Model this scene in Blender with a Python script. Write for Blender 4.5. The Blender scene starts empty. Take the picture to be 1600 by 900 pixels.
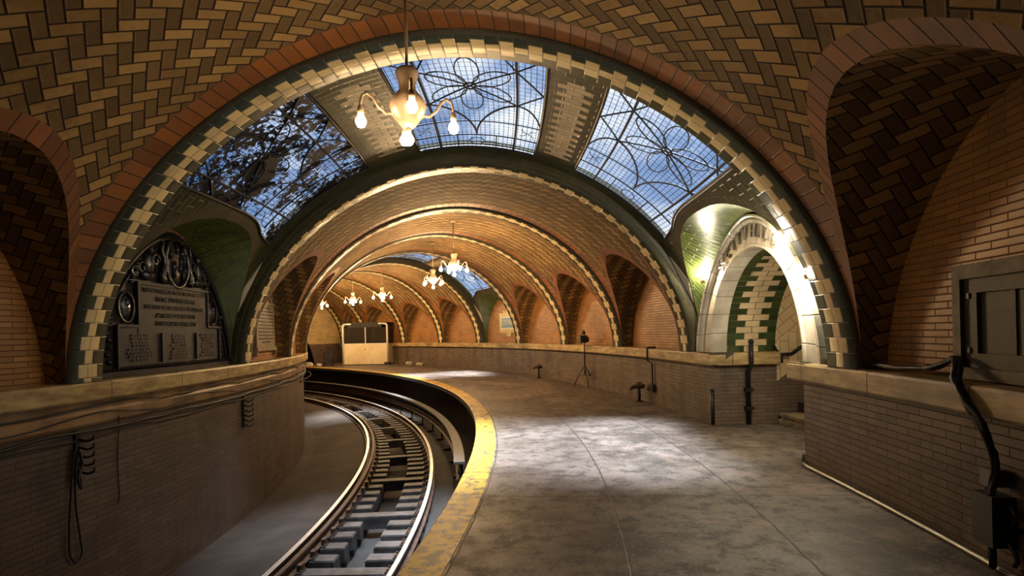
import bpy, bmesh, math, random
from math import sin, cos, pi, floor, sqrt, acos, atan2
from mathutils import Vector, Matrix
random.seed(7)
SC = bpy.context.scene
COL = SC.collection
# ------------------------------------------------------------------ camera
CAM_H = 1.6
F_PX, HOR_Y, ROLL = 867.533, 519.67, -0.024125
cd = bpy.data.cameras.new('camera')
cam = bpy.data.objects.new('camera', cd)
COL.objects.link(cam)
cd.sensor_fit = 'HORIZONTAL'; cd.sensor_width = 36.0
cd.lens = F_PX / 1600 * 36.0
cd.shift_y = (HOR_Y - 450) / 1600
cd.clip_start = 0.05; cd.clip_end = 200
cr, sr = cos(ROLL), sin(ROLL)
XR = Vector((cr, 0, sr)); YU = Vector((-sr, 0, cr)); ZB = Vector((0, -1, 0))
cam.matrix_world = Matrix(((XR.x, YU.x, ZB.x, 0), (XR.y, YU.y, ZB.y, 0), (XR.z, YU.z, ZB.z, CAM_H), (0, 0, 0, 1)))
SC.camera = cam
# ------------------------------------------------------------------ light and exposure
SKY_STRENGTH = 1.6
SUN_STRENGTH = 62.0
BULB_STRENGTH = 120.0
FAR_BULB = 1000.0
vs = SC.view_settings
SC.display_settings.display_device = 'sRGB'
vs.view_transform = 'Standard'; vs.look = 'None'; vs.gamma = 1.0; vs.use_curve_mapping = False
vs.exposure = 0.0
cy = SC.cycles
cy.use_denoising = True
try:
    cy.denoiser = 'OPENIMAGEDENOISE'
except Exception: pass
cy.max_bounces = 7; cy.diffuse_bounces = 3; cy.glossy_bounces = 3; cy.transmission_bounces = 4
cy.transparent_max_bounces = 12
cy.sample_clamp_indirect = 3.0; cy.caustics_reflective = False; cy.caustics_refractive = False
cy.use_light_tree = True

# ------------------------------------------------------------------ node helper
class N:
    """tiny expression builder on math nodes"""
    def __init__(s, nt, sock): s.nt = nt; s.k = sock
    def _op(s, op, *o, clamp=False):
        n = s.nt.nodes.new('ShaderNodeMath'); n.operation = op; n.use_clamp = clamp
        for i, a in enumerate((s,) + o):
            if isinstance(a, N): s.nt.links.new(a.k, n.inputs[i])
            else: n.inputs[i].default_value = float(a)
        return N(s.nt, n.outputs[0])
    def __add__(s, o): return s._op('ADD', o)
    def __radd__(s, o): return s._op('ADD', o)
    def __sub__(s, o): return s._op('SUBTRACT', o)
    def __rsub__(s, o): return (s * -1.0) + o
    def __mul__(s, o): return s._op('MULTIPLY', o)
    def __rmul__(s, o): return s._op('MULTIPLY', o)
    def __truediv__(s, o): return s._op('DIVIDE', o)
    def floor(s): return s._op('FLOOR')
    def fract(s): return s._op('FRACT')
    def abs(s): return s._op('ABSOLUTE')
    def min(s, o): return s._op('MINIMUM', o)
    def max(s, o): return s._op('MAXIMUM', o)
    def lt(s, o): return s._op('LESS_THAN', o)
    def gt(s, o): return s._op('GREATER_THAN', o)
    def mod(s, o): return s._op('FLOORED_MODULO', o)
    def sin(s): return s._op('SINE')
    def pow(s, o): return s._op('POWER', o)
    def clamp(s): return s._op('ADD', 0.0, clamp=True)
    def sm(s, a, b):
        n = s.nt.nodes.new('ShaderNodeMapRange'); n.interpolation_type = 'SMOOTHSTEP'
        s.nt.links.new(s.k, n.inputs[0]); n.inputs[1].default_value = a; n.inputs[2].default_value = b
        return N(s.nt, n.outputs[0])

class Mat:
    def __init__(s, name):
        s.m = bpy.data.materials.new(name); s.m.use_nodes = True
        s.nt = s.m.node_tree; s.nt.nodes.clear()
        s.out = s.nt.nodes.new('ShaderNodeOutputMaterial')
        s.b = s.nt.nodes.new('ShaderNodeBsdfPrincipled')
        s.nt.links.new(s.b.outputs[0], s.out.inputs[0])
        s._uv = None; s._ob = None
    def uv(s):
        if s._uv is None:
            t = s.nt.nodes.new('ShaderNodeUVMap'); t.uv_map = 'uv'
            x = s.nt.nodes.new('ShaderNodeSeparateXYZ'); s.nt.links.new(t.outputs[0], x.inputs[0])
            s._uv = (N(s.nt, x.outputs[0]), N(s.nt, x.outputs[1]))
        return s._uv
    def geo(s):
        if s._ob is None:
            t = s.nt.nodes.new('ShaderNodeNewGeometry')
            s._ob = t.outputs['Position']
        return s._ob
    def comb(s, x, y, z=0.0):
        n = s.nt.nodes.new('ShaderNodeCombineXYZ')
        for i, a in enumerate((x, y, z)):
            if isinstance(a, N): s.nt.links.new(a.k, n.inputs[i])
            else: n.inputs[i].default_value = a
        return n.outputs[0]
    def noise(s, scale, vec=None, detail=3, rough=.55, stretch=None):
        n = s.nt.nodes.new('ShaderNodeTexNoise'); n.inputs['Scale'].default_value = scale
        n.inputs['Detail'].default_value = detail; n.inputs['Roughness'].default_value = rough
        v = vec if vec is not None else s.geo()
        if stretch:
            mp = s.nt.nodes.new('ShaderNodeMapping'); mp.inputs['Scale'].default_value = stretch
            s.nt.links.new(v, mp.inputs[0]); v = mp.outputs[0]
        s.nt.links.new(v, n.inputs['Vector'])
        return N(s.nt, n.outputs[0])
    def white(s, x, y):
        n = s.nt.nodes.new('ShaderNodeTexWhiteNoise'); n.noise_dimensions = '3D'
        s.nt.links.new(s.comb(x, y, 0.37), n.inputs[0])
        return N(s.nt, n.outputs[0])
    def rgb(s, c):
        n = s.nt.nodes.new('ShaderNodeRGB'); n.outputs[0].default_value = (*c, 1); return n.outputs[0]
    def mix(s, f, a, b, mode='MIX'):
        n = s.nt.nodes.new('ShaderNodeMix'); n.data_type = 'RGBA'; n.blend_type = mode
        if isinstance(f, N): s.nt.links.new(f.k, n.inputs[0])
        else: n.inputs[0].default_value = f
        for i, c in ((6, a), (7, b)):
            if isinstance(c, (tuple, list)): n.inputs[i].default_value = (*c, 1)
            else: s.nt.links.new(c, n.inputs[i])
        return n.outputs[2]
    def scale(s, col, f):
        n = s.nt.nodes.new('ShaderNodeVectorMath'); n.operation = 'SCALE'
        s.nt.links.new(col, n.inputs[0])
        s.nt.links.new(f.k, n.inputs['Scale'])
        return n.outputs[0]
    def color(s, c):
        if isinstance(c, (tuple, list)): s.b.inputs['Base Color'].default_value = (*c, 1)
        else: s.nt.links.new(c, s.b.inputs['Base Color'])
    def rough(s, r):
        if isinstance(r, N): s.nt.links.new(r.k, s.b.inputs['Roughness'])
        else: s.b.inputs['Roughness'].default_value = r
    def bump(s, h, dist=.01, strength=.6):
        n = s.nt.nodes.new('ShaderNodeBump'); n.inputs['Distance'].default_value = dist
        n.inputs['Strength'].default_value = strength
        s.nt.links.new(h.k, n.inputs['Height']); s.nt.links.new(n.outputs[0], s.b.inputs['Normal'])

def simple(name, c, rough=.6, metal=0.0, var=.25, nscale=6.0, bump=.0, c2=None):
    m = Mat(name)
    n = m.noise(nscale)
    if c2 is None: c2 = tuple(v * (1 - var) for v in c)
    m.color(m.mix(n.sm(.3, .7), c2, c)); m.rough(rough); m.b.inputs['Metallic'].default_value = metal
    if bump: m.bump(m.noise(nscale * 6), bump, .5)
    return m.m

def brickpat(m, x, y, bw, rh, mort):
    """running bond: returns (joint mask 1=joint, random per brick)"""
    row = (y / rh).floor()
    xs = x / bw + row.mod(2.0) * 0.5
    cx = xs.floor()
    fx = xs.fract() * bw; fy = (y / rh).fract() * rh
    d = fx.min(bw - fx).min(fy.min(rh - fy))
    return d.lt(mort), m.white(cx, row), d

def mat_brick(name, c1, c2, mortar, bw, rh, mort, rough=.5, grime=.6, gcol=(.02, .016, .012), swap=False, streak=False, bumpd=.004, spec=.5):
    m = Mat(name); u, v = m.uv()
    if swap: u, v = v, u
    j, r, d = brickpat(m, u, v, bw, rh, mort)
    col = m.mix(r, c1, c2)
    col = m.mix(j, col, mortar)
    g = m.noise(1.3, detail=5, rough=.65)
    if streak:
        g2 = m.noise(1.0, detail=5, rough=.6, stretch=(3.2, 3.2, .35))
        g = g * .5 + g2 * .5
    g3 = m.noise(14.0, detail=3)
    col = m.mix((g + g3 * .12 - .06).sm(.44, .68) * grime, col, gcol)
    m.color(col); m.rough(j * .3 + (rough + (g * .2)) ); m.b.inputs['Specular IOR Level'].default_value = spec
    m.bump(d.sm(0.0, mort * 1.6) + r * .25 + g3 * .2, bumpd, .8)
    return m.m

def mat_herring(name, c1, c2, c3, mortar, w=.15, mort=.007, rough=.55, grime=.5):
    m = Mat(name); u, v = m.uv()
    s = 1 / (w * sqrt(2))
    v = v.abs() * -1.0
    a = (u + v) * s + 500.0; b = (v - u) * s + 500.0
    i = a.floor(); jx = b.floor(); fa = a.fract(); fb = b.fract()
    k = (i - jx).mod(4.0)
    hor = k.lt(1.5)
    x = fa + k.gt(.5) * hor                      # horizontal brick: along a
    bx = i - k.gt(.5) * hor
    yv = fb + k.lt(2.5)                          # vertical brick: k=2 top, k=3 bottom
    by = jx - k.lt(2.5)
    dh = x.min(2.0 - x).min(fb.min(1.0 - fb))
    dv = yv.min(2.0 - yv).min(fa.min(1.0 - fa))
    d = (dh * hor + dv * (1.0 - hor)) * w
    r = m.white(bx * hor + (i + 1000.0) * (1.0 - hor), jx * hor + by * (1.0 - hor))
    col = m.mix(r, c1, c2)
    col = m.mix((1.0 - hor) * .62, col, c3)  # directional sheen of the scored tiles painted in: one orientation coloured darker
    j = d.lt(mort)
    col = m.mix(j, col, mortar)
    g = m.noise(.9, detail=5, rough=.6); g3 = m.noise(22.0, detail=3)
    col = m.mix((g + g3 * .3 - .15).sm(.42, .75) * grime, col, (.03, .02, .012))
    m.color(col); m.rough(rough + g3 * .15 + j * .1); m.b.inputs['Specular IOR Level'].default_value = .35
    m.bump(d.sm(0.0, mort * 2) + r * .5 + g3 * .35, .008, .9)
    return m.m

def mat_checker(name, cream, green, row=.145, wb=.30, ws=.125):
    m = Mat(name); u, v = m.uv()
    rr = v / row
    ri = rr.floor(); ev = ri.mod(2.0); fy = rr.fract()
    du = (u - .5).abs()
    wid = ev * (wb - ws) + ws
    cr_ = du.lt(wid)
    r = m.white(ri, (u * 4.0).floor())
    cc = m.mix(r, cream, tuple(c * .8 for c in cream))
    gg = m.mix(r, green, (green[0] * .45, green[1] * .45, green[2] * .45))
    col = m.mix(cr_, gg, cc)
    e = fy.min(1.0 - fy) * row
    e2 = (du - wid).abs() * .5
    e3 = du * .5 + (1.0 - ev)
    e4 = (.5 - du).max(0.0) * .5
    d = e.min(e2).min(e3).min(e4)
    jj = d.lt(.0035)
    col = m.mix(jj, col, (.09, .06, .035))
    g = m.noise(2.2, detail=4)
    col = m.mix(g.sm(.45, .8) * .45, col, (.05, .035, .02))
    m.color(col); m.rough(.2 + g * .3)
    m.bump(d.sm(0.0, .008) + r * .3, .006, .8)
    return m.m

def mat_green_zip(name, centers):
    """dark green glazed brick with cream zipper bands at arc positions"""
    m = Mat(name); u, v = m.uv()
    rh = .105
    row = (u / rh).floor(); ev = row.mod(2.0)
    j, r, d = brickpat(m, v, u, .22, rh, .005)
    col = m.mix(r, (.045, .052, .018), (.015, .02, .008))
    for c in centers:
        dv = (v - c).abs()
        wid = ev * .11 + .11
        ins = dv.lt(wid) * (u.abs().lt(1.24))
        col = m.mix(ins, col, m.mix(r, (.62, .5, .32), (.5, .38, .24)))
    col = m.mix(j, col, (.07, .055, .035))
    g = m.noise(2.0, detail=4)
    col = m.mix(g.sm(.45, .8) * .35, col, (.03, .02, .012))
    m.color(col); m.rough(.22 + g * .3); m.bump(d.sm(0.0, .008) + r * .3, .005, .8)
    return m.m

def mat_floor():
    m = Mat('platform_concrete'); u, v = m.uv()
    n1 = m.noise(.9, detail=6, rough=.65); n2 = m.noise(5.0, detail=5, rough=.65); n3 = m.noise(30., detail=3)
    col = m.mix(n1.sm(.35, .65), (.05, .036, .026), (.175, .135, .105))
    col = m.mix(n2.sm(.47, .62) * .8, col, (.028, .02, .016))
    n5 = m.noise(2.3, detail=7, rough=.75); col = m.mix(n5.sm(.5, .62) * .5, col, (.24, .17, .13))
    col = m.mix(n3.sm(.5, .7) * .35, col, (.32, .27, .22))
    wob = n2 * .05
    a = ((u + wob) / 1.9).fract() * 1.9; b = ((v + wob - .35) / 1.22).fract() * 1.22
    d = a.min(1.9 - a).min(b.min(1.22 - b))
    jn = d.lt(.009)
    col = m.mix(jn * .85, col, (.02, .016, .012))
    m.color(col)
    m.rough((n1 * .35 + n2 * .3).sm(.2, .45) * .3 + .42)
    m.bump(n2 * .6 + n3 * .4 + d.sm(0.0, .014), .006, .55)
    return m.m

def mat_yellow():
    m = Mat('worn_yellow_paint')
    n = m.noise(9.0, detail=6, rough=.7); n2 = m.noise(2.5, detail=4)
    col = m.mix(n2, (.46, .27, .015), (.60, .38, .035))
    col = m.mix((n * .8 + n2 * .25).sm(.51, .60), col, (.09, .06, .035))
    m.color(col); m.rough(.5); m.bump(n, .004, .6)
    return m.m

def mat_stone_ledge():
    m = Mat('travertine_ledge'); u, v = m.uv()
    g = m.noise(2.0, detail=6, rough=.7, stretch=(1, 1, 5.0)); g2 = m.noise(.8, detail=4)
    col = m.mix(g.sm(.35, .65), (.22, .14, .05), (.50, .36, .16))
    col = m.mix(g2.sm(.5, .75) * .7, col, (.06, .045, .025))
    a = (u / 1.25).fract() * 1.25
    d = a.min(1.25 - a)
    col = m.mix(d.lt(.006), col, (.03, .02, .01))
    m.color(col); m.rough(.45); m.bump(g + d.sm(0., .01), .006, .6)
    return m.m

def mat_glass(name, dirt=False, tint=(.62, .68, .76)):
    m = Mat(name); u, v = m.uv(); nt = m.nt
    nt.nodes.remove(m.b)
    tr = nt.nodes.new('ShaderNodeBsdfTransparent'); tr.inputs[0].default_value = (*tint, 1)
    gl = nt.nodes.new('ShaderNodeBsdfGlossy'); gl.inputs['Roughness'].default_value = .12
    gl.inputs['Color'].default_value = (.8, .85, .9, 1)
    mx = nt.nodes.new('ShaderNodeMixShader'); mx.inputs[0].default_value = .06
    nt.links.new(tr.outputs[0], mx.inputs[1]); nt.links.new(gl.outputs[0], mx.inputs[2])
    dk = nt.nodes.new('ShaderNodeBsdfPrincipled')
    dk.inputs['Base Color'].default_value = (.006, .006, .008, 1); dk.inputs['Roughness'].default_value = .5
    gx = (u / .105).fract() * .105; gy = (v / .07).fract() * .07
    d = gx.min(.105 - gx).min(gy.min(.07 - gy))
    mask = d.lt(.0042)
    n = m.noise(7.0, detail=5, rough=.6)
    if dirt:
        n2 = m.noise(1.6, detail=2)
        n3 = m.noise(13.0, detail=6, rough=.75)
        dm = (n3 * .9 + n2 * .7).gt(.765)
        mask = mask.max(dm)
    else:
        mask = mask.max((n).gt(.66) * .35)
    mx2 = nt.nodes.new('ShaderNodeMixShader')
    nt.links.new(mask.k, mx2.inputs[0]); nt.links.new(mx.outputs[0], mx2.inputs[1]); nt.links.new(dk.outputs[0], mx2.inputs[2])
    nt.links.new(mx2.outputs[0], m.out.inputs[0])
    return m.m

def mat_emit(name, c, s):
    m = Mat(name); m.color(c); m.b.inputs['Emission Color'].default_value = (*c, 1)
    m.b.inputs['Emission Strength'].default_value = s
    return m.m

# world: broken cloud sky
w = bpy.data.worlds.new('sky'); SC.world = w; w.use_nodes = True
nt = w.node_tree; nt.nodes.clear()
wo = nt.nodes.new('ShaderNodeOutputWorld'); bg = nt.nodes.new('ShaderNodeBackground')
tc = nt.nodes.new('ShaderNodeTexCoord'); mp = nt.nodes.new('ShaderNodeMapping'); mp.inputs['Scale'].default_value = (1, 1, 1.4)
nz = nt.nodes.new('ShaderNodeTexNoise'); nz.inputs['Scale'].default_value = 4.5; nz.inputs['Detail'].default_value = 7
nz.inputs['Roughness'].default_value = .62; nz.inputs['Distortion'].default_value = .4
rp = nt.nodes.new('ShaderNodeValToRGB')
e = rp.color_ramp.elements
e[0].position = .34; e[0].color = (.09, .18, .37, 1)
e[1].position = .66; e[1].color = (1.0, 1.0, 1.0, 1)
x_ = e.new(.5); x_.color = (.30, .42, .64, 1)
nt.links.new(tc.outputs['Generated'], mp.inputs[0]); nt.links.new(mp.outputs[0], nz.inputs['Vector'])
nt.links.new(nz.outputs[0], rp.inputs[0]); nt.links.new(rp.outputs[0], bg.inputs[0])
bg.inputs[1].default_value = SKY_STRENGTH; nt.links.new(bg.outputs[0], wo.inputs[0])
sd = bpy.data.lights.new('overcast_daylight', 'SUN'); sd.energy = SUN_STRENGTH; sd.angle = math.radians(26); sd.color = (.86, .92, 1.0)
sun = bpy.data.objects.new('overcast_daylight', sd); COL.objects.link(sun); sun.location = (0, 10, 20)
sun.rotation_euler = (math.radians(6), math.radians(4), 0)

# ------------------------------------------------------------------ mesh builder
class M:
    def __init__(s): s.v = []; s.f = []; s.uv = []; s.mi = []; s.sm = []
    def face(s, pts, uvs=None, mi=0, smooth=False):
        b = len(s.v); s.v += [tuple(p) for p in pts]; s.f.append(tuple(range(b, b + len(pts))))
        s.uv.append(uvs or [(0, 0)] * len(pts)); s.mi.append(mi); s.sm.append(smooth)
    def grid(s, g, uvg=None, mi=0, smooth=True, flip=False, skip=None):
        """g[i][j] points; mi int or fn(i,j)"""
        b = len(s.v); ni = len(g); nj = len(g[0])
        for r in g: s.v += [tuple(p) for p in r]
        for i in range(ni - 1):
            for j in range(nj - 1):
                k = mi(i, j) if callable(mi) else mi
                if k is None or k < 0: continue
                q = [(i, j), (i + 1, j), (i + 1, j + 1), (i, j + 1)]
                if flip: q.reverse()
                s.f.append(tuple(b + a * nj + c for a, c in q))
                s.uv.append([uvg[a][c] for a, c in q] if uvg else [(0, 0)] * 4)
                s.mi.append(k); s.sm.append(smooth)
    def box(s, fn, x0, x1, y0, y1, z0, z1, mi=0, nx=1):
        """box in mapped coordinates, subdivided along x"""
        for k in range(nx):
            a = x0 + (x1 - x0) * k / nx; b = x0 + (x1 - x0) * (k + 1) / nx
            P = lambda x, y, z: tuple(fn(x, y, z))
            c = [P(a, y0, z0), P(b, y0, z0), P(b, y1, z0), P(a, y1, z0), P(a, y0, z1), P(b, y0, z1), P(b, y1, z1), P(a, y1, z1)]
            fs = [(3, 2, 1, 0), (4, 5, 6, 7), (0, 1, 5, 4), (2, 3, 7, 6)]
            if k == 0: fs.append((3, 0, 4, 7))
            if k == nx - 1: fs.append((1, 2, 6, 5))
            uvb = {0: (a, y0), 1: (b, y0), 2: (b, y1), 3: (a, y1), 4: (a, y0), 5: (b, y0), 6: (b, y1), 7: (a, y1)}
            for f in fs: s.face([c[i] for i in f], [uvb[i] for i in f], mi)
    def tube(s, pts, r, seg=8, mi=0, cap=True, closed=False):
        pts = [Vector(p) for p in pts]; n = len(pts)
        if n < 2: return
        rings = []; up = Vector((0, 0, 1)); prev = None
        for i in range(n):
            if closed: d = pts[(i + 1) % n] - pts[i - 1]
            else: d = pts[min(i + 1, n - 1)] - pts[max(i - 1, 0)]
            if d.length < 1e-9: d = Vector((0, 0, 1))
            d.normalize()
            if prev is None:
                a = up if abs(d.z) < .9 else Vector((1, 0, 0))
                x = d.cross(a).normalized()
            else:
                x = (prev - d * prev.dot(d)); x = x.normalized() if x.length > 1e-6 else d.orthogonal().normalized()
            prev = x; y = d.cross(x)
            rr = r[i] if isinstance(r, (list, tuple)) else r
            rings.append([pts[i] + (x * cos(2 * pi * k / seg) + y * sin(2 * pi * k / seg)) * rr for k in range(seg)])
        if closed: rings.append(rings[0])
        b = len(s.v)
        for g in rings: s.v += [tuple(p) for p in g]
        for i in range(len(rings) - 1):
            for k in range(seg):
                k2 = (k + 1) % seg
                s.f.append((b + i * seg + k, b + i * seg + k2, b + (i + 1) * seg + k2, b + (i + 1) * seg + k))
                s.uv.append([(0, 0)] * 4); s.mi.append(mi); s.sm.append(True)
        if cap and not closed:
            s.f.append(tuple(b + k for k in reversed(range(seg)))); s.uv.append([(0, 0)] * seg); s.mi.append(mi); s.sm.append(False)
            e = b + (len(rings) - 1) * seg
            s.f.append(tuple(e + k for k in range(seg))); s.uv.append([(0, 0)] * seg); s.mi.append(mi); s.sm.append(False)
    def lathe(s, c, prof, seg=16, mi=0):
        s.tube([(c[0], c[1], c[2] + z) for r, z in prof], [max(r, .0005) for r, z in prof], seg, mi)
    def blob(s, fn, x, y, z, rx, ry, rz, seg=10, mi=0):
        g = []
        for i in range(seg // 2 + 1):
            a = pi * i / (seg // 2)
            g.append([fn(x + rx * sin(a) * cos(2 * pi * k / seg), y + ry * sin(a) * sin(2 * pi * k / seg), z + rz * cos(a)) for k in range(seg + 1)])
        s.grid(g, mi=mi)
    def build(s, name, mats, parent=None, origin=None, weld=False):
        me = bpy.data.meshes.new(name)
        o = Vector(origin) if origin else Vector((0, 0, 0))
        me.from_pydata([tuple(Vector(p) - o) for p in s.v], [], s.f)
        if not isinstance(mats, (list, tuple)): mats = [mats]
        for m in mats: me.materials.append(m)
        ul = me.uv_layers.new(name='uv')
        fl = [c for f in s.uv for c in f]
        ul.data.foreach_set('uv', [x for c in fl for x in c])
        me.polygons.foreach_set('material_index', s.mi); me.polygons.foreach_set('use_smooth', s.sm)
        me.update()
        ob = bpy.data.objects.new(name, me); COL.objects.link(ob)
        if origin and parent is None: ob.location = o
        elif origin: ob.location = o
        if parent: ob.parent = parent
        return ob

def tag(o, label=None, cat=None, group=None, kind=None):
    if label: o['label'] = label
    if cat: o['category'] = cat
    if group: o['group'] = group
    if kind: o['kind'] = kind
    return o
def struct(o, label=None, cat=None): return tag(o, label, cat, kind='structure')
def empty(name, loc=(0, 0, 0), rz=0, label=None, cat=None, group=None):
    o = bpy.data.objects.new(name, None); COL.objects.link(o); o.location = loc; o.rotation_euler = (0, 0, rz)
    o.empty_display_size = .1
    return tag(o, label, cat, group)
def copy_tree(o, parent=None):
    c = o.copy(); COL.objects.link(c)
    if parent: c.parent = parent
    for ch in list(o.children):
        copy_tree(ch, c)
    return c

# ------------------------------------------------------------------ plan of the curved station
XC, YC = -29.8499, 7.3824
RE, RW, RL = 29.2687, 33.1885, 25.3222
RM = (RW + RL) / 2; A = (RW - RL) / 2
L0 = 1.1871; LB = 0.9832
RISE = 3.2991; INS = .127; VO = .045; A = A - INS + VO   # rib inset, vault offset above the ribs
NX = 1.9
def P(r, t, z): return Vector((XC + r * cos(t), YC + r * sin(t), z))
def ell(a, b, ph, n=NX):
    c, s = cos(ph), sin(ph)
    return (math.copysign(abs(c) ** (2 / n), c) * a, abs(s) ** (2 / n) * b)
GV = [A, RISE + VO, []]      # current vault half width, rise, arc table
def set_vault(off):
    GV[0] = A - VO + off; GV[1] = RISE + off; tab = []; s_ = 0; pp = None
    for i in range(401):
        l, z = ell(GV[0], GV[1], pi / 2 - i / 400 * pi / 2)
        if pp: s_ += math.hypot(l - pp[0], z - pp[1])
        tab.append((l, s_)); pp = (l, z)
    GV[2] = tab
def vault_l(z, n=NX):
    q = min(max((z - L0) / GV[1], 0), 1)
    return GV[0] * (1 - q ** n) ** (1 / n)
set_vault(VO)
SKY_OFF = .20
def arc_of_l(l):
    s = 1 if l >= 0 else -1; l = abs(l)
    for i in range(1, len(GV[2])):
        if GV[2][i][0] >= l:
            a, b = GV[2][i - 1], GV[2][i]
            return s * (a[1] + (b[1] - a[1]) * (l - a[0]) / max(b[0] - a[0], 1e-9))
    return s * GV[2][-1][1]
def l_of_arc(v):
    s = 1 if v >= 0 else -1; v = abs(v)
    for i in range(1, len(GV[2])):
        if GV[2][i][1] >= v:
            a, b = GV[2][i - 1], GV[2][i]
            return s * (a[0] + (b[0] - a[0]) * (v - a[1]) / max(b[1] - a[1], 1e-9))
    return s * GV[2][-1][0]
def z_of_l(l, n=NX):
    return L0 + GV[1] * (max(0, 1 - (abs(l) / GV[0]) ** n)) ** (1 / n)
T0, T1 = -0.44, 0.95

# materials
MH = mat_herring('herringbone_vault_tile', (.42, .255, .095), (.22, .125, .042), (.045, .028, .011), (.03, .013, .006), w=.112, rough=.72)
MCOURSE = mat_brick('brown_edge_course', (.30, .10, .018), (.15, .045, .008), (.035, .017, .008), 200.0, .145, .006, rough=.35, grime=.4)
set_vault(SKY_OFF); MGZ = mat_green_zip('green_and_cream_vault_brick', (arc_of_l(1.42), arc_of_l(-1.21)))
MGREEN = mat_brick('green_glazed_brick', (.12, .165, .028), (.055, .08, .014), (.3, .28, .16), .3, .075, .004, rough=.18, grime=.35)
MOLIVE = mat_brick('olive_edge_brick', (.06, .05, .02), (.028, .026, .01), (.11, .085, .045), .3, .07, .004, rough=.3, grime=.4)
MLUN = mat_brick('lunette_wall_brick', (.42, .20, .06), (.29, .13, .035), (.15, .062, .018), .3, .055, .005, rough=.38, grime=.5, gcol=(.09, .045, .018))
MCHK = mat_checker('green_and_cream_rib_tile', (.86, .66, .34), (.028, .038, .012))
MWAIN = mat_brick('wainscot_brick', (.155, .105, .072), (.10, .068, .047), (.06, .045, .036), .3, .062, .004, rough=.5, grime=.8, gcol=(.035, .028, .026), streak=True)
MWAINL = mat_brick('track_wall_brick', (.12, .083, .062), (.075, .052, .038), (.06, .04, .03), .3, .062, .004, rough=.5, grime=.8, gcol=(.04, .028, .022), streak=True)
MLEDGE = mat_stone_ledge()
MFRIEZE = simple('grimy_frieze', (.30, .17, .075), .5, var=.7, nscale=2.0, bump=.004)
MFLOOR = mat_floor(); MYEL = mat_yellow()
MDARK = simple('sooty_concrete', (.03, .025, .021), .85, var=.5, nscale=2.5, bump=.006)
MBED = simple('track_bed_concrete', (.045, .031, .021), .85, nscale=1.4, bump=.006, c2=(.018, .012, .008))
MIRON = simple('wrought_iron', (.03, .028, .03), .45, .6, bump=.001)
MBLACK = simple('black_rubber', (.012, .011, .01), .5)
MRAIL = simple('polished_rail_steel', (.97, .95, .93), .38, .9, var=.15)
MRUST = simple('rusty_steel', (.10, .055, .035), .6, .4, var=.5, nscale=10)
MTIE = simple('weathered_tie_wood', (.075, .065, .06), .6, nscale=5, bump=.006, c2=(.025, .021, .018))
MWELL1 = mat_brick('cream_stair_tile', (.74, .56, .33), (.64, .47, .27), (.30, .18, .08), .30, .15, .005, rough=.25, grime=.15)
MSTEP = simple('stone_step', (.55, .43, .25), .5, nscale=3, bump=.006, c2=(.22, .16, .08))
MSTEPD = simple('dark_stair_tread', (.06, .045, .035), .5, nscale=6, bump=.003)
MRING = simple('cream_terracotta', (.62, .56, .46), .3, nscale=3, bump=.003, c2=(.42, .36, .28))
MBRONZE = simple('dark_bronze', (.022, .021, .024), .42, .45, nscale=9, bump=.004, c2=(.015, .014, .015))
MBRONZEL = simple('bronze_lettering', (.03, .028, .03), .5, .5)
MLEAD = simple('black_leading', (.008, .008, .01), .7)
MGLASS = mat_glass('leaded_glass'); MGLASSD = mat_glass('leaded_glass_under_debris', True); MGLASSF = mat_glass('clean_leaded_glass', tint=(.97, .98, 1.0))
MBULB = mat_emit('warm_bulb', (1.0, .74, .42), BULB_STRENGTH)
MBULBF = mat_emit('far_warm_bulb', (1.0, .66, .32), FAR_BULB)
MBRASS = simple('aged_brass', (.62, .44, .30), .4, .25, nscale=12)
MCREAM = simple('cream_painted_panel', (.75, .62, .4), .5, nscale=2, c2=(.62, .5, .3))
MWHITE = simple('white_painted_frame', (.75, .72, .65), .45, var=.15)
MWOOD = simple('old_grey_wood', (.16, .13, .09), .65, nscale=7, bump=.004, c2=(.07, .055, .04))

# ------------------------------------------------------------------ ribs
RIBS = [-0.187, -0.0706, 0.071, 0.186, 0.303, 0.419, 0.530, 0.641, 0.753, 0.865, 0.931]
RIBW = .0175
def rib(k, t0, w_, side):
    m = M(); n = 96
    a0, b0 = A - VO, RISE; a1, b1 = A + .36, RISE + VO + .36
    arc = 0; pp = None; rows = []
    for i in range(n + 1):
        ph = pi * i / n
        l, z = ell(a0, b0, ph); L, Z = ell(a1, b1, ph)
        if pp: arc += math.hypot(l - pp[0], z - pp[1])
        pp = (l, z); rows.append((l, z + L0, L, Z + L0, arc))
    s0 = .0022
    g = []; uv = []
    for l, z, L, Z, s in rows:
        # slightly rounded edges of the rib
        g.append([P(RM + L, t0, Z), P(RM + l + (L - l) * .1, t0, z + (Z - z) * .1), P(RM + l, t0 + s0 * .5, z), P(RM + l, t0 + w_ - s0 * .5, z), P(RM + l + (L - l) * .1, t0 + w_, z + (Z - z) * .1), P(RM + L, t0 + w_, Z), P(RM + L, t0, Z)])
        uv.append([(s, .3), (s, .02), (0.02, s), (.98, s), (s, .02), (s, .3), (s, .6)])
    m.grid(g, uv, mi=lambda i, j: 0 if j == 2 else 1, smooth=True)
    for i in (0, -1): m.face(g[i][:6] if i else g[i][:6][::-1], mi=1)
    o = m.build('trim_%d' % k, [MCHK, side])
    struct(o)
    return o
for k, t in enumerate(RIBS): rib(k + 1, t, RIBW if t < .9 else .019, MOLIVE)

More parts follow.
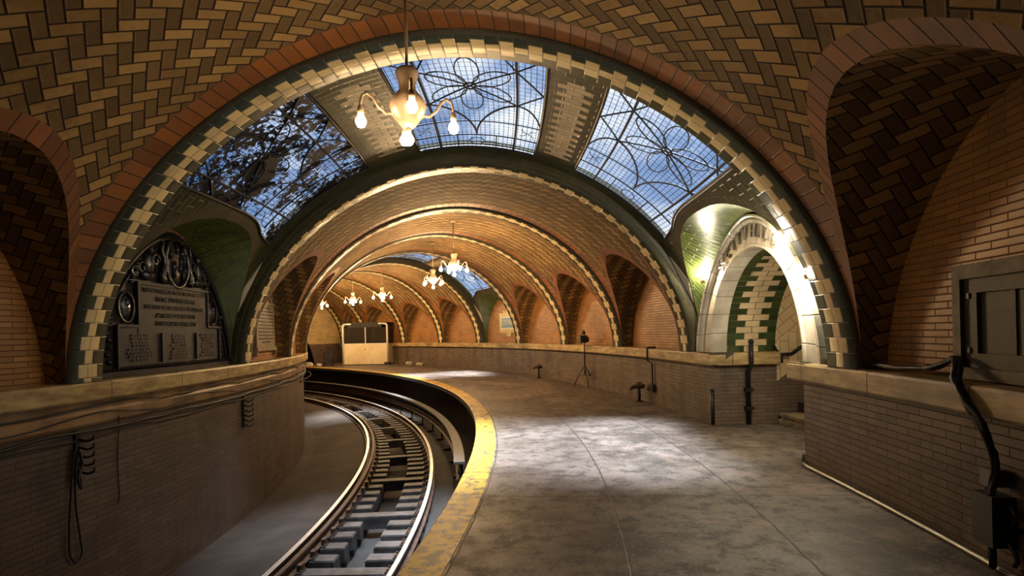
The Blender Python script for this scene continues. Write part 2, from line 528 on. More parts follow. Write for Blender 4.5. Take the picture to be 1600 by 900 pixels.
# ------------------------------------------------------------------ lunettes and bays
def lun_front(s, hw, h=2.02, n=2.0): return L0 + h * max(0, 1 - abs(s) ** n) ** (1 / n)
NA = 28
ALPH = [pi * i / NA for i in range(NA + 1)]
RB_R, RB_L = RW + .14, RL - .14
def zback(s, h=1.97, n=1.7): return L0 + h * max(0, 1 - abs(s) ** n) ** (1 / n)
SKY0 = lambda t0: t0 + .0025
SKY1 = lambda t1: t1 - .011
def cap_arc(t, c, hw):
    q = (t - c) / hw * .5 + .5
    return arc_of_l(3.06 + .5 * max(0, q - .5))
def bay(t0, t1, idx, sky=False, spec=None):
    """vault between two ribs with a lunette on each side"""
    set_vault(SKY_OFF if sky else VO)
    NF = 2.6 if sky else 2.0
    c = (t0 + t1) / 2; hw = (t1 - t0) / 2
    hwf = hw
    cols = [(c - hwf * cos(a), -cos(a)) for a in ALPH]
    extra = []
    for t in (t0 + .0045, t1 - .0105): extra.append((t, (t - c) / hwf))
    if sky:
        for t in (SKY0(t0), SKY1(t1)): extra.append((t, (t - c) / hwf))
    cols = sorted(cols + extra)
    m = M()
    sec_r = []
    SV = dict(r1=arc_of_l(1.75), c1=arc_of_l(1.09), c0=arc_of_l(-.80), l1=arc_of_l(-1.62)) if sky else dict(r1=1.8, c1=1.1, c0=-.8, l1=-1.6)
    g = []; uv = []
    for t, s in cols:
        zf = lun_front(s, hwf, n=NF)
        lf = vault_l(zf)
        vf = arc_of_l(lf)
        zr = L0 + 2.16 * max(0, 1 - (abs(s) / 1.06) ** NF) ** (1 / NF) if True else 0
        vr = min(arc_of_l(vault_l(max(zr, zf + .02))), vf - .005)
        vl = min(vr - .001, cap_arc(t, c, hw))
        vs_ = []
        def seg(a, b, n):
            return [a + (b - a) * i / n for i in range(n)]
        vs_ += seg(vf, vr, 4) + seg(vr, vl, 6) + seg(vl, SV['r1'], 13) + seg(SV['r1'], SV['c1'], 3) + seg(SV['c1'], SV['c0'], 9) + seg(SV['c0'], SV['l1'], 3) + seg(SV['l1'], -vl, 13) + seg(-vl, -vr, 6) + seg(-vr, -vf, 4) + [-vf]
        row = []; ur = []
        for v in vs_:
            l = l_of_arc(v); row.append(P(RM + l, t, z_of_l(l)))
            ur.append(((t - c) * RM if sky else t * RM, v))
        row[0] = P(RM + lf, t, zf); row[-1] = P(RM - lf, t, zf)
        g.append(row); uv.append(ur)
    def mi(i, j):
        tm = (cols[i][0] + cols[i + 1][0]) / 2
        nj = len(g[0])
        if j < 4 or j > nj - 6: return None
        if sky:
            if SKY0(t0) < tm < SKY1(t1):
                if 10 <= j <= 22 or 26 <= j <= 34 or 38 <= j <= 50: return None
            return 1
        if tm < t0 + .0045 or tm > t1 - .0105: return 3
        return 0
    m.grid(g, uv, mi=mi, smooth=True)
    for js in (list(range(5)), list(range(len(g[0]) - 1, len(g[0]) - 6, -1))):
        gg = [[r[q] for q in js] for r in g]; uu = []; s_ = 0
        for i in range(len(gg)):
            if i: s_ += (gg[i][0] - gg[i - 1][0]).length
            uu.append([(.02 + .055 * q, s_) for q in range(5)])
        m.grid(gg, uu, mi=2, flip=(js[0] != 0))
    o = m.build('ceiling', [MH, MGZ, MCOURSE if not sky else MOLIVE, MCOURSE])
    struct(o)
    # lunette soffits + back walls
    for side in (1, -1):
        m = M(); gs = []; us = []
        full = cols
        for t, s in full:
            zf = lun_front(s, hwf, n=NF); lf = vault_l(zf)
            zb = zback(s)
            rb = RB_R if side > 0 else RB_L
            p0 = P(RM + side * lf, t, zf); p1 = P(rb, t, zb)
            arcx = acos(max(-1, min(1, s))) * 1.9
            dl = abs(rb - (RM + side * lf))
            gs.append([p0, p0.lerp(p1, .5), p1]); us.append([(dl, arcx), (dl * .5, arcx), (0, arcx)])
        m.grid(gs, us, smooth=True)
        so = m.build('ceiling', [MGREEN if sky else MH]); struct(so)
        if sky and side == 1 and idx == 1: continue   # the stair arch stands here
        m = M(); gs = []; us = []
        for t, s in full:
            rb = RB_R if side > 0 else RB_L
            zb = zback(s); zl = L0 - .02
            gs.append([P(rb, t, zl), P(rb, t, (zl + zb) / 2), P(rb, t, zb)])
            us.append([(t * rb, zl), (t * rb, (zl + zb) / 2), (t * rb, zb)])
        m.grid(gs, us, smooth=False)
        wo_ = m.build('wall_right' if side > 0 else 'wall_left', [MLUN]); struct(wo_)
    return c, hw, SV
BAYS = []
prev = T0
seq = [T0 + .0] + RIBS
BAYS.append(bay(-0.302, RIBS[0], 0))
BAYS.append(bay(T0 - .004, -0.302, 0))
for i in range(len(RIBS) - 1):
    t0 = RIBS[i] + RIBW; t1 = RIBS[i + 1]
    BAYS.append(bay(t0, t1, i, sky=(i in (1, 5))))
# ------------------------------------------------------------------ walls, ledges, floors
def strip(name, r, t0, t1, z0, z1, mat, n=None, kind='wall'):
    n = n or max(2, int((t1 - t0) / .012)); m = M(); g = []; uv = []
    for i in range(n + 1):
        t = t0 + (t1 - t0) * i / n
        g.append([P(r, t, z0), P(r, t, z1)]); uv.append([(t * r, z0), (t * r, z1)])
    m.grid(g, uv); return struct(m.build(name, [mat]))
OPA, OPB = .0105 - .0415, .0105 + .0415
RJ = RW + 1.06
strip('wall_right', RW, T0, OPA, -.02, LB + .02, MWAIN)
strip('wall_right', RW, OPB, T1, -.02, LB + .02, MWAIN)
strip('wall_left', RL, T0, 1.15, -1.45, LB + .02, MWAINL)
def radial_wall(name, t, r0, r1, z0, z1, mat, uo=0):
    m = M(); n = 4; g = []; uv = []
    for i in range(n + 1):
        r = r0 + (r1 - r0) * i / n
        g.append([P(r, t, z0), P(r, t, z1)]); uv.append([(r + uo, z0), (r + uo, z1)])
    m.grid(g, uv, smooth=False); return struct(m.build(name, [mat]))
radial_wall('wall_right', OPB, RW, RJ, -.02, LB + .02, MWAIN)
radial_wall('wall_right', OPA, RW, RJ, -.02, LB + .02, MWAIN)
# ledge with rounded nose, running profile
def ledge_run(name, path, mat, wrap=True):
    """path: list of (P_base(x,y), outward 2-vector, arclen)"""
    prof = [(0, LB), (.115, LB + .0), (.13, LB + .02), (.13, L0 - .03), (.12, L0 - .008), (.10, L0), (-.3, L0)]
    m = M(); g = []; uv = []
    for (x, y), (nx, ny), s in path:
        g.append([(x + nx * d, y + ny * d, z) for d, z in prof]); uv.append([(s, z + d) for d, z in prof])
    m.grid(g, uv, smooth=False); 
    for e in (0, -1):
        m.face(g[e] if e else g[e][::-1], [(0, 0)] * len(prof))
    return struct(m.build(name, [mat]))
def arcpath(r, t0, t1, sgn):
    n = max(2, int(abs(t1 - t0) / .012)); out = []
    for i in range(n + 1):
        t = t0 + (t1 - t0) * i / n; p = P(r, t, 0)
        out.append(((p.x, p.y), (sgn * cos(t), sgn * sin(t)), t * r))
    return out
def jamb_ledge(t, r0, r1, sgn):
    tx, ty = -sin(t) * sgn, cos(t) * sgn
    out = []
    for r in (r0, (r0 + r1) / 2, r1):
        p = P(r, t, 0); out.append(((p.x, p.y), (tx, ty), r * 1.0 + .3))
    return out
ledge_run('trim_20', arcpath(RW, T0, OPA + .0039, -1), MLEDGE)
ledge_run('trim_21', arcpath(RW, OPB - .0039, T1, -1), MLEDGE)
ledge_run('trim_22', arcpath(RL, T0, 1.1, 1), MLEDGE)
ledge_run('trim_23', jamb_ledge(OPB, RW - .125, RJ, -1), MLEDGE)
ledge_run('trim_24', jamb_ledge(OPA, RW - .125, RJ, 1), MLEDGE)
# grimy frieze course under the left ledge
m = M(); g = []; uv = []
for i in range(100):
    t = T0 + (1.0 - T0) * i / 99
    g.append([P(RL, t, .70), P(RL + .03, t, .715), P(RL + .045, t, .74), P(RL + .045, t, .85), P(RL + .03, t, .88), P(RL + .03, t, LB + .005)]); uv.append([(t * RL, .7), (t * RL, .71), (t * RL, .74), (t * RL, .85), (t * RL, .88), (t * RL, LB)])
m.grid(g, uv, smooth=False); struct(m.build('baseboard_left', [MFRIEZE]))

def plate(name, r0, r1, t0, t1, z, mat, n=110, nr=2, uvo=0):
    m = M(); g = []; uv = []
    for i in range(n + 1):
        t = t0 + (t1 - t0) * i / n
        g.append([P(r0 + (r1 - r0) * j / nr, t, z) for j in range(nr + 1)])
        uv.append([(t * RM, r0 + (r1 - r0) * j / nr) for j in range(nr + 1)])
    m.grid(g, uv, smooth=False, flip=True); return struct(m.build(name, [mat]))
plate('floor', RE + .30, RJ + .55, T0, T1 + .1, 0.0, MFLOOR)
# painted yellow edge strip with nosing
m = M(); g = []; uv = []
for i in range(131):
    t = T0 + (T1 - T0) * i / 130
    pr = [(RE + .31, -.01), (RE + .305, .004), (RE + .012, .004), (RE, -.008), (RE, -.12), (RE + .03, -.14)]
    g.append([P(r, t, z) for r, z in pr]); uv.append([(t * RM, r) for r, z in pr])
m.grid(g, uv, smooth=False, mi=lambda i, j: 0 if j < 3 else 1); struct(m.build('trim_30', [MYEL, MDARK]))
# recessed platform side under the overhang, underside
m = M(); g = []; uv = []
for i in range(131):
    t = T0 + (T1 + .2 - T0) * i / 130
    g.append([P(RE + .02, t, -.14), P(RE + .55, t, -.14), P(RE + .55, t, -1.45)]); uv.append([(t * RM, 0), (t * RM, .5), (t * RM, 1.8)])
m.grid(g, uv, smooth=False); struct(m.build('wall_platform_side', [MDARK]))
# track bed: left apron, trough
m = M(); g = []; uv = []
prof = [(RL - .3, -1.43), (25.6, -1.42), (26.3, -1.31), (26.86, -1.262), (26.90, -1.262), (26.905, -1.40), (27.44, -1.40), (27.46, -1.62), (27.94, -1.62), (27.96, -1.40), (28.85, -1.40), (28.87, -1.43), (RE + .8, -1.43)]
for i in range(151):
    t = T0 + (1.25 - T0) * i / 150
    g.append([P(r, t, z) for r, z in prof]); uv.append([(t * RM, r) for r, z in prof])
m.grid(g, uv, smooth=False, flip=True, mi=lambda i, j: 0 if j < 4 else 1); struct(m.build('floor', [MBED, MDARK]))
# end walls: behind the camera and past the booth
def end_wall(name, t, portal, mats, flipn):
    m = M(); n = 60; g = []; uv = []
    r0, r1 = RL - .4, RW + .6
    pc, pw, ph_ = 28.35, 3.0, 3.3
    for i in range(n + 1):
        r = r0 + (r1 - r0) * i / n
        s = (r - pc) / pw
        zb = -1.45
        if portal and abs(s) < 1: zb = -1.4 + 4.3 * (1 - abs(s) ** 2.2) ** (1 / 2.2)
        zz = sorted({0: zb}.values())
        z1 = max(zb, L0)
        g.append([P(r, t, zb), P(r, t, z1), P(r, t, z1 + (5.0 - z1) * .5), P(r, t, 5.0)])
        uv.append([(r, q) for q in (zb, z1, z1 + (5.0 - z1) * .5, 5.0)])
    m.grid(g, uv, smooth=False, mi=lambda i, j: 1 if j == 0 else 0)
    return struct(m.build(name, mats))
MEND = mat_brick('end_wall_brick', (.62, .46, .22), (.5, .36, .16), (.22, .12, .05), .3, .11, .006, rough=.4, grime=.25)
end_wall('wall_back', T0, False, [MDARK, MDARK], 1)
end_wall('wall_end', T1, True, [MEND, MWAIN], 1)
# tunnel beyond the portal
m = M(); g = []
for i in range(9):
    t = T1 + .3 * i / 8
    g.append([P(28.35 + 3.25 * math.copysign(abs(c_) ** .8, c_), t, -1.45 + 4.7 * s_ ** .8) for c_, s_ in [(cos(pi * k / 16), sin(pi * k / 16)) for k in range(17)]])
m.grid(g); m.face(g[-1]); struct(m.build('wall_tunnel', [MDARK]))

# ------------------------------------------------------------------ stair passage
CO = .0105
HWI, HI = .0425, 1.505      # inner arch
def z_in(s): return L0 + HI * max(0, 1 - s * s) ** .5
def z_out(s): return L0 + 1.97 * max(0, 1 - abs(s) ** 1.7) ** (1 / 1.7)
NR = 44
al = [pi * i / NR for i in range(NR + 1)]
# tiled reveal of the arch
m = M(); g = []; uv = []; s_ = 0; pp = None
for a_ in al:
    t = CO + HWI * cos(a_); z = z_in(cos(a_))
    q = (t * RW, z)
    if pp: s_ += math.hypot(q[0] - pp[0], q[1] - pp[1])
    pp = q
    g.append([P(RW + .24, t, z), P(RJ, t, z)]); uv.append([(.04, s_), (.96, s_)])
m.grid(g, uv); 
MCHK2 = mat_checker('green_and_cream_arch_tile', (.74, .57, .34), (.045, .075, .018), row=.105, wb=.30, ws=.14)
struct(m.build('wall_stair_arch', [MCHK2]))
# stair well
ZC0 = 3.0; SL = .66
def zslope(r): return .66 + .72 * (r - (RJ + .0))
m = M(); RWE = RJ + 4.2
for t, fl in ((OPB + .002, 0), (OPA - .002, 1)):
    g = []; uv = []
    for i in range(9):
        r = RJ + (RWE - RJ) * i / 8
        zs = zslope(r)
        g.append([P(r, t, -.02), P(r, t, zs), P(r, t, zs + .62), P(r, t, max(ZC0 + SL * (r - RJ), zs + .7))])
        uv.append([(r, z.z) for z in g[-1]])
    m.grid(g, uv, smooth=False, mi=lambda i, j: j)
MWV = mat_brick('cream_stair_tile_upright', (.74, .56, .33), (.64, .47, .27), (.30, .18, .08), .30, .15, .005, rough=.25, grime=.15, swap=True)
def mat_diag():
    mm = Mat('cream_stair_tile_diagonal'); u, v = mm.uv()
    c_, s2 = cos(.66), sin(.66)
    a_ = u * c_ + v * s2; b_ = v * c_ - u * s2
    j, r, d = brickpat(mm, a_, b_, .30, .15, .005)
    col = mm.mix(r, (.74, .56, .33), (.64, .47, .27)); col = mm.mix(j, col, (.30, .18, .08))
    mm.color(col); mm.rough(.25); mm.bump(d.sm(0, .01), .004, .8); return mm.m
MWD = mat_diag()
# ceiling, end and the fill between arch and well
g = []
for i in range(3):
    r = RJ + (RWE - RJ) * i / 2
    g.append([P(r, OPA - .002, ZC0 + SL * (r - RJ)), P(r, OPB + .002, ZC0 + SL * (r - RJ))])
m.grid(g, [[(0, 0), (1, 0)]] * 3, mi=2, smooth=False)
m.face([P(RWE, OPA - .003, -.1), P(RWE, OPB + .003, -.1), P(RWE, OPB + .003, 6.5), P(RWE, OPA - .003, 6.5)], [(0, 0), (2.7, 0), (2.7, 6), (0, 6)], 2)
g = [[P(RJ, CO + HWI * cos(a_), z_in(cos(a_))), P(RJ, CO + HWI * 1.0 * cos(a_), 3.02)] for a_ in al]
m.grid(g, [[(0, 0), (0, 1)]] * len(g), mi=0, smooth=False)
struct(m.build('wall_stairwell', [MWAIN, MWV, MWD]))
# steps
st = empty('stairs', P(RJ + .1, CO, 0)); struct(st)
def fnst(x, y, z): return P(x, y, z)
ta, tb = OPA, OPB
m = M()
m.box(lambda x, y, z: P(y, x, z), ta, tb, RJ + .02, RJ + .42, 0, .07, nx=6)
m.box(lambda x, y, z: P(y, x, z), ta, tb, RJ + .06, RJ + .42, .07, .12, nx=6)
m.box(lambda x, y, z: P(y, x, z), ta, tb, RJ + .03, RJ + .42, .12, .165, nx=6)
o = m.build('threshold', [MSTEP], None); o.parent = st; o.matrix_parent_inverse = Matrix.Translation(-Vector(st.location))
for k in range(11):
    z0 = .165 + .175 * k; r0 = RJ + .36 + .265 * k
    m = M(); m.box(lambda x, y, z: P(y, x, z), ta, tb, r0 + .02, r0 + .30, z0 - .1, z0 + .14, nx=4)
    m.box(lambda x, y, z: P(y, x, z), ta, tb, r0, r0 + .30, z0 + .14, z0 + .175, nx=4)
    o = m.build('step', [MSTEPD], None); o.parent = st; o.matrix_parent_inverse = Matrix.Translation(-Vector(st.location))

# ------------------------------------------------------------------ text helper
def text_tris(txt, size=1.0, depth=.0, res=2):
    c = bpy.data.curves.new('t', 'FONT'); c.body = txt; c.size = size; c.extrude = depth; c.align_x = 'CENTER'; c.align_y = 'CENTER'
    c.resolution_u = res
    o = bpy.data.objects.new('t', c); COL.objects.link(o)
    bpy.context.view_layer.update()
    me = bpy.data.meshes.new_from_object(o.evaluated_get(bpy.context.evaluated_depsgraph_get()))
    vs2 = [v.co.copy() for v in me.vertices]; fs = [tuple(p.vertices) for p in me.polygons]
    bpy.data.objects.remove(o); bpy.data.curves.remove(c); bpy.data.meshes.remove(me)
    return vs2, fs
def add_text(m, fn, txt, size, depth, sx=1.0, mi=0, res=2):
    v, f = text_tris(txt, size, depth, res)
    b = len(m.v); m.v += [tuple(fn(p.x * sx, p.y, p.z)) for p in v]
    for q in f:
        m.f.append(tuple(b + i for i in q)); m.uv.append([(0, 0)] * len(q)); m.mi.append(mi); m.sm.append(False)
def wallmap(side, t0, z0, r):
    if side > 0: return lambda x, y, d: P(r - d, t0 - x / r, z0 + y)
    return lambda x, y, d: P(r + d, t0 + x / r, z0 + y)
def put(m, name, mats, parent):
    o = m.build(name, mats); o.parent = parent; 
    o.matrix_parent_inverse = (Matrix.Translation(Vector(parent.location)) @ parent.rotation_euler.to_matrix().to_4x4()).inverted() if parent.type == 'EMPTY' else Matrix()
    return o

# ------------------------------------------------------------------ CITY HALL arch
arch = empty('stone_arch', P(RW, CO, L0), label='cream terracotta arch lettered over the stair opening, beside the green niche', cat='arch')
RF = RW - .03
def ringpt(a_, q, r):
    ti, zi = CO + HWI * cos(a_), z_in(cos(a_)); to, zo = CO + .0575 * cos(a_), z_out(cos(a_))
    return P(r, ti + (to - ti) * q, zi + (zo - zi) * q)
m = M(); g = []
prof = [(0, RW + .26), (0, RF + .03), (.03, RF), (.10, RF), (.12, RF + .03), (.74, RF + .03), (.76, RF - .015), (.84, RF - .03), (.90, RF - .02), (.94, RF - .045), (1.0, RF - .045), (1.0, RW + .12)]
for a_ in al: g.append([ringpt(a_, q, r) for q, r in prof])
uvg = [[(i * .12, q) for q, r in prof] for i in range(len(al))]
m.grid(g, uvg, smooth=False)
def mat_vouss():
    mm = Mat('cream_arch_blocks'); u, v = mm.uv()
    d = ((u / .36).fract() * .36); d = d.min(.36 - d)
    n = mm.noise(3, detail=5); col = mm.mix(n.sm(.35, .7), (.42, .37, .29), (.66, .6, .5))
    col = mm.mix(d.lt(.006), col, (.12, .09, .06)); mm.color(col); mm.rough(.28); mm.bump(d.sm(0, .012) + n * .3, .006, .7); return mm.m
put(m, 'arch_ring', [mat_vouss()], arch)
txt = 'CITY HALL'; MLET = simple('dark_cut_lettering', (.10, .08, .06), .5)
adv = [0, .150, .215, .295, .39, .52, .64, .755, .85]
angs = [115, 107.5, 101, 94, None, 85, 77, 70, 63]
for ch, an in zip(txt, angs):
    if an is None: continue
    a_ = math.radians(180 - an)
    # map a local letter: x along decreasing angle (reads left to right), y outward
    def fn(x, y, z, a_=a_):
        aa = a_ + x / 1.62; q = .48 + y / .56
        return ringpt(aa, q, RF + .015 - z)
    m = M(); add_text(m, fn, ch, .31, .02, sx=.5); put(m, 'letter', [MLET], arch)
# scroll ornament at the left of the lettering
m = M()
for an in (56, 59):
    a_ = math.radians(an)
    m.tube([ringpt(a_ + .03 * sin(k * .8), .18 + .5 * k / 8, RF - .0) for k in range(9)], .016, 6)
put(m, 'scroll', [MRING], arch)

# ------------------------------------------------------------------ skylights
def skylight(idx, c, SV, hw, which, glassmat):
    NF = 2.6
    set_vault(SKY_OFF)
    ta_, tb_ = SKY0(c - hw), SKY1(c + hw)
    Y2t = lambda y: ta_ + (tb_ - ta_) * y
    def lim(t):
        s = (t - c) / hw
        zr = L0 + 2.16 * max(0, 1 - (abs(s) / 1.06) ** NF) ** (1 / NF)
        return min(arc_of_l(vault_l(zr)), cap_arc(t, c, hw))
    if which == 'c':
        v0, v1 = SV['c0'], SV['c1']; cen = (v0 + v1) / 2; half = (v1 - v0) / 2
        X2v = lambda x, t: cen + x * half
        ok = lambda v, t: True
    elif which == 'r':
        half = .95
        X2v = lambda x, t: SV['r1'] + (x + 1) * half
        ok = lambda v, t: v < lim(t)
    else:
        half = .95
        X2v = lambda x, t: SV['l1'] - (x + 1) * half
        ok = lambda v, t: v > -lim(t)
    def S(v, t, off=0.0):
        l = l_of_arc(v); p = P(RM + l, t, z_of_l(l))
        n = Vector((cos(t) * l / GV[0] ** 2, sin(t) * l / GV[0] ** 2, (p.z - L0) / GV[1] ** 2)).normalized()
        return p + n * off
    def edges(t):
        if which == 'c': return v0, v1
        if which == 'r': return SV['r1'], lim(t)
        return SV['l1'], -lim(t)
    # frame
    m = M(); n = 24
    rim = [S(edges(Y2t(i / n))[0], Y2t(i / n)) for i in range(n + 1)] 
    e0, e1 = edges(tb_)
    rim += [S(e0 + (e1 - e0) * i / n, tb_) for i in range(1, n + 1)]
    rim += [S(edges(Y2t(1 - i / n))[1], Y2t(1 - i / n)) for i in range(1, n + 1)]
    e0, e1 = edges(ta_)
    rim += [S(e1 + (e0 - e1) * i / n, ta_) for i in range(1, n)]
    m.tube(rim, .026, 6, closed=True)
    fr = m.build('window_%d' % idx, [MIRON]); struct(fr)
    # glass
    m = M(); g = []; uv = []
    for i in range(n + 1):
        t = Y2t(i / n); a_, b_ = edges(t); row = []; ur = []
        for j in range(17):
            v = a_ + (b_ - a_) * j / 16; row.append(S(v, t, .012)); ur.append((t * RM, v))
        g.append(row); uv.append(ur)
    m.grid(g, uv); m.build('glass', [glassmat], fr)
    # leading
    m = M()
    def curve(pts, r=.012):
        run = []
        for x, y in pts:
            if 0 <= y <= 1 and -1 <= x:
                t = Y2t(y); v = X2v(x, t)
                if ok(v, t) and (which != 'c' or x <= 1.0): run.append(S(v, t, .0)); continue
            if len(run) > 1: m.tube(run, r, 5)
            run = []
        if len(run) > 1: m.tube(run, r, 5)
    def line(x0, y0, x1, y1, r=.012): curve([(x0 + (x1 - x0) * k / 24, y0 + (y1 - y0) * k / 24) for k in range(25)], r)
    XM = 1.0 if which == 'c' else 1.6
    sy = 2.65 / .95      # physical aspect (length along tunnel / half width)
    for x in (-.62, .62): line(x, 0, x, 1, .019)
    line(-1, .66, XM, .66, .011); line(-1, .83, XM, .83, .014)
    cy_ = .31
    def ring_(x0, y0, r, rr=.009): curve([(x0 + r * cos(2 * pi * k / 28), y0 + r / sy * sin(2 * pi * k / 28) * 1.0) for k in range(29)], rr)
    ring_(0, cy_, .07, .014)
    for k in range(6):
        a_ = pi / 6 + k * pi / 3
        pts = []
        for q in range(25):
            u = q / 24 * 2 * pi; ex = .34 - .27 * cos(u); ey = .15 * sin(u)
            pts.append((ex * cos(a_) - ey * sin(a_), cy_ + (ex * sin(a_) + ey * cos(a_)) / sy))
        curve(pts, .009)
    for s in (-1, 1):
        line(0, cy_, s * .62, .17, .012); line(0, cy_, s * .62, .46, .012)
        line(s * .62, .17, s * 1.05, .03, .012); line(s * .62, .17, s * 1.05, .36, .012); line(s * .62, .46, s * 1.05, .3, .012)
        line(s * .62, .17, s * .34, 0, .012)
        curve([(s * (.62 - .62 * sin(q / 24 * pi / 2) ** 1.2), .46 + .37 * (1 - cos(q / 24 * pi / 2)) ** .9) for q in range(25)], .015)
        curve([(s * (.62 + .4 * sin(q / 24 * pi / 2)), .46 + .3 * (1 - cos(q / 24 * pi / 2))) for q in range(25)], .013)
        line(s * .32, .83, s * .32, 1, .009)
        for q in range(4):
            a_ = q * pi / 2
            curve([(s * .81 + .12 * cos(a_) + .1 * cos(a_ + pi / 2 + b / 8 * pi / 2 + pi / 2) , .745 + (.12 * sin(a_) + .1 * sin(a_ + pi / 2 + b / 8 * pi / 2 + pi / 2)) / sy) for b in range(9)], .006)
    ring_(0, .915, .12, .008)
    line(-.32, .915, -.12, .915, .006); line(.12, .915, .32, .915, .006)
    if which != 'c':
        for x in (1.15,): line(x, 0, x, 1, .011)
        ring_(.95, .35, .2, .009)
    m.build('leading', [MLEAD], fr)
    return fr
wi = 1
for b in (3, 7):
    c, hw, SV = BAYS[b]
    for which in 'crl':
        skylight(wi, c, SV, hw, which, MGLASSF if b == 7 else (MGLASSD if which == 'l' else MGLASS)); wi += 1

# cream spandrel tiles
ti = 40
for bi in (3, 7):
    c, hw, _ = BAYS[bi]
    for side in (1, -1):
        t_e = c + hw
        m = M(); set_vault(SKY_OFF); q = lambda t, z: P(RM + side * (vault_l(z) - .012), t, z)
        pts = [(t_e - .0015, 2.05), (t_e - .0065, 2.42), (t_e - .0012, 2.86)]
        f = [q(*p_) for p_ in pts]; bk = [P(RM + side * (vault_l(z) + .01), t, z) for t, z in pts]
        m.face(f); m.face(bk[::-1])
        for i in range(3): m.face([f[i], f[(i + 1) % 3], bk[(i + 1) % 3], bk[i]])
        struct(m.build('trim_%d' % ti, [MRING])); ti += 1

# ------------------------------------------------------------------ track
def rail(name, rc, ztop, label, wide=.066, hgt=.15, shiny=True, grp=None, ts=-.30):
    prof = [(-.065, 0), (.065, 0), (.065, .012), (.012, .03), (.009, hgt - .045), (wide / 2, hgt - .032), (wide / 2, hgt - .006), (wide / 2 - .006, hgt), (-wide / 2 + .006, hgt), (-wide / 2, hgt - .006), (-wide / 2, hgt - .032), (-.009, hgt - .045), (-.012, .03), (-.065, .012)]
    m = M(); g = []
    n = 190
    for i in range(n + 1):
        t = ts + (1.1 - ts) * i / n
        g.append([P(rc + d, t, ztop - hgt + z) for d, z in prof + [prof[0]]])
    m.grid(g, smooth=False, mi=lambda i, j: 1 if 6 <= j <= 8 and shiny else 0)
    m.face(g[0][:-1]); m.face(g[-1][:-1][::-1])
    o = m.build(name, [MRUST, MRAIL])
    return tag(o, label, 'rail', grp)
rail('running_rail', 26.98, -1.10, 'shiny steel running rail nearer the left brick wall')
rail('running_rail', 28.42, -1.10, 'shiny steel running rail nearer the platform')
rail('guard_rail', 27.115, -1.105, 'dull guard rail close beside the left running rail', shiny=False)
rail('third_rail', 28.96, -.90, 'dark third rail under the cover board by the platform', shiny=False, ts=.092)
# third rail cover board with its brackets
cb = empty('cover_board', P(28.85, .2, -1.4), label='long grey protective board over the third rail under the platform edge', cat='cover board')
m = M(); m.box(lambda x, y, z: P(y, x, z), -0 + .09, .95, 28.86, 29.06, -.745, -.70, nx=80); put(m, 'board', [simple('grey_board', (.10, .09, .08), .5, bump=.003)], cb)
m = M(); m.box(lambda x, y, z: P(y, x, z), .09, .95, 29.03, 29.05, -.93, -.745, nx=80); put(m, 'side_board', [MTIE], cb)
for k in range(17):
    t = .10 + k * .05
    m = M(); m.tube([P(29.035, t, -.76), P(29.07, t, -.95), P(29.06, t, -1.42)], .022, 6); m.box(lambda x, y, z: P(y, x, z), t - .0022, t + .0022, 28.88, 29.10, -1.43, -1.38)
    put(m, 'bracket', [MRUST], cb)
# ties: short blocks under each rail and a full timber every fifth place
tie_protos = {}
def make_tie(kind):
    r0, r1 = {'l': (26.93, 27.50), 'r': (27.90, 28.47), 'f': (26.93, 28.47)}[kind]
    root = empty({'l': 'short_tie', 'r': 'short_tie', 'f': 'full_tie'}[kind])
    m = M()
    c = (r0 + r1) / 2; w2 = .115; b = .012
    x0, x1 = r0 - XC0, r1 - XC0
    def fn(x, y, z): return (x, y, z)
    m.box(fn, x0, x1, -w2, w2, -.20, -.012); m.box(fn, x0 + b, x1 - b, -w2 + b, w2 - b, -.012, 0)
    p = m.build('timber', [MTIE], root)
    rails_ = {'l': [26.98], 'r': [28.42], 'f': [26.98, 28.42]}[kind]
    for rr in rails_:
        x = rr - XC0; m = M()
        m.box(fn, x - (.04 if rr < 27.5 else .17), x + (.26 if rr < 27.5 else .04), -.09, .09, 0, .018)
        for sx in ((.09, .24) if rr < 27.5 else (-.14, -.1)):
            for sy_ in (-.055, .055): m.lathe((x + sx, sy_, .018), [(.016, 0), (.016, .02), (.008, .026)], 6)
        m.box(fn, x + (.05 if rr < 27.5 else -.10), x + (.08 if rr < 27.5 else -.055), -.03, .03, .018, .05)
        if rr < 27.5: m.box(fn, x + .19, x + .25, -.05, .05, .018, .10)
        m.build('tie_plate', [MRUST], root)
    return root
XC0 = 27.7
TIEZ = -1.268
k = 0; first = {}
tt = -.13
names = {'l': ('wall side', 'short weathered timber tie under the left rail'), 'r': ('platform side', 'short weathered timber tie under the platform-side rail'), 'f': ('full width', 'full-width timber tie spanning both rails')}
while tt < .80:
    kinds = ['f'] if k % 5 == 2 else ['l', 'r']
    for kd in kinds:
        if kd not in first: first[kd] = make_tie(kd); o = first[kd]
        else: o = copy_tree(first[kd])
        p = P(XC0, tt, TIEZ); o.location = p; o.rotation_euler = (0, 0, tt + random.uniform(-.004, .004))
        tag(o, names[kd][1], 'railroad tie', {'l': 'short ties under the left rail', 'r': 'short ties under the platform-side rail', 'f': 'full-width ties across the track'}[kd])
    tt += .0155; k += 1

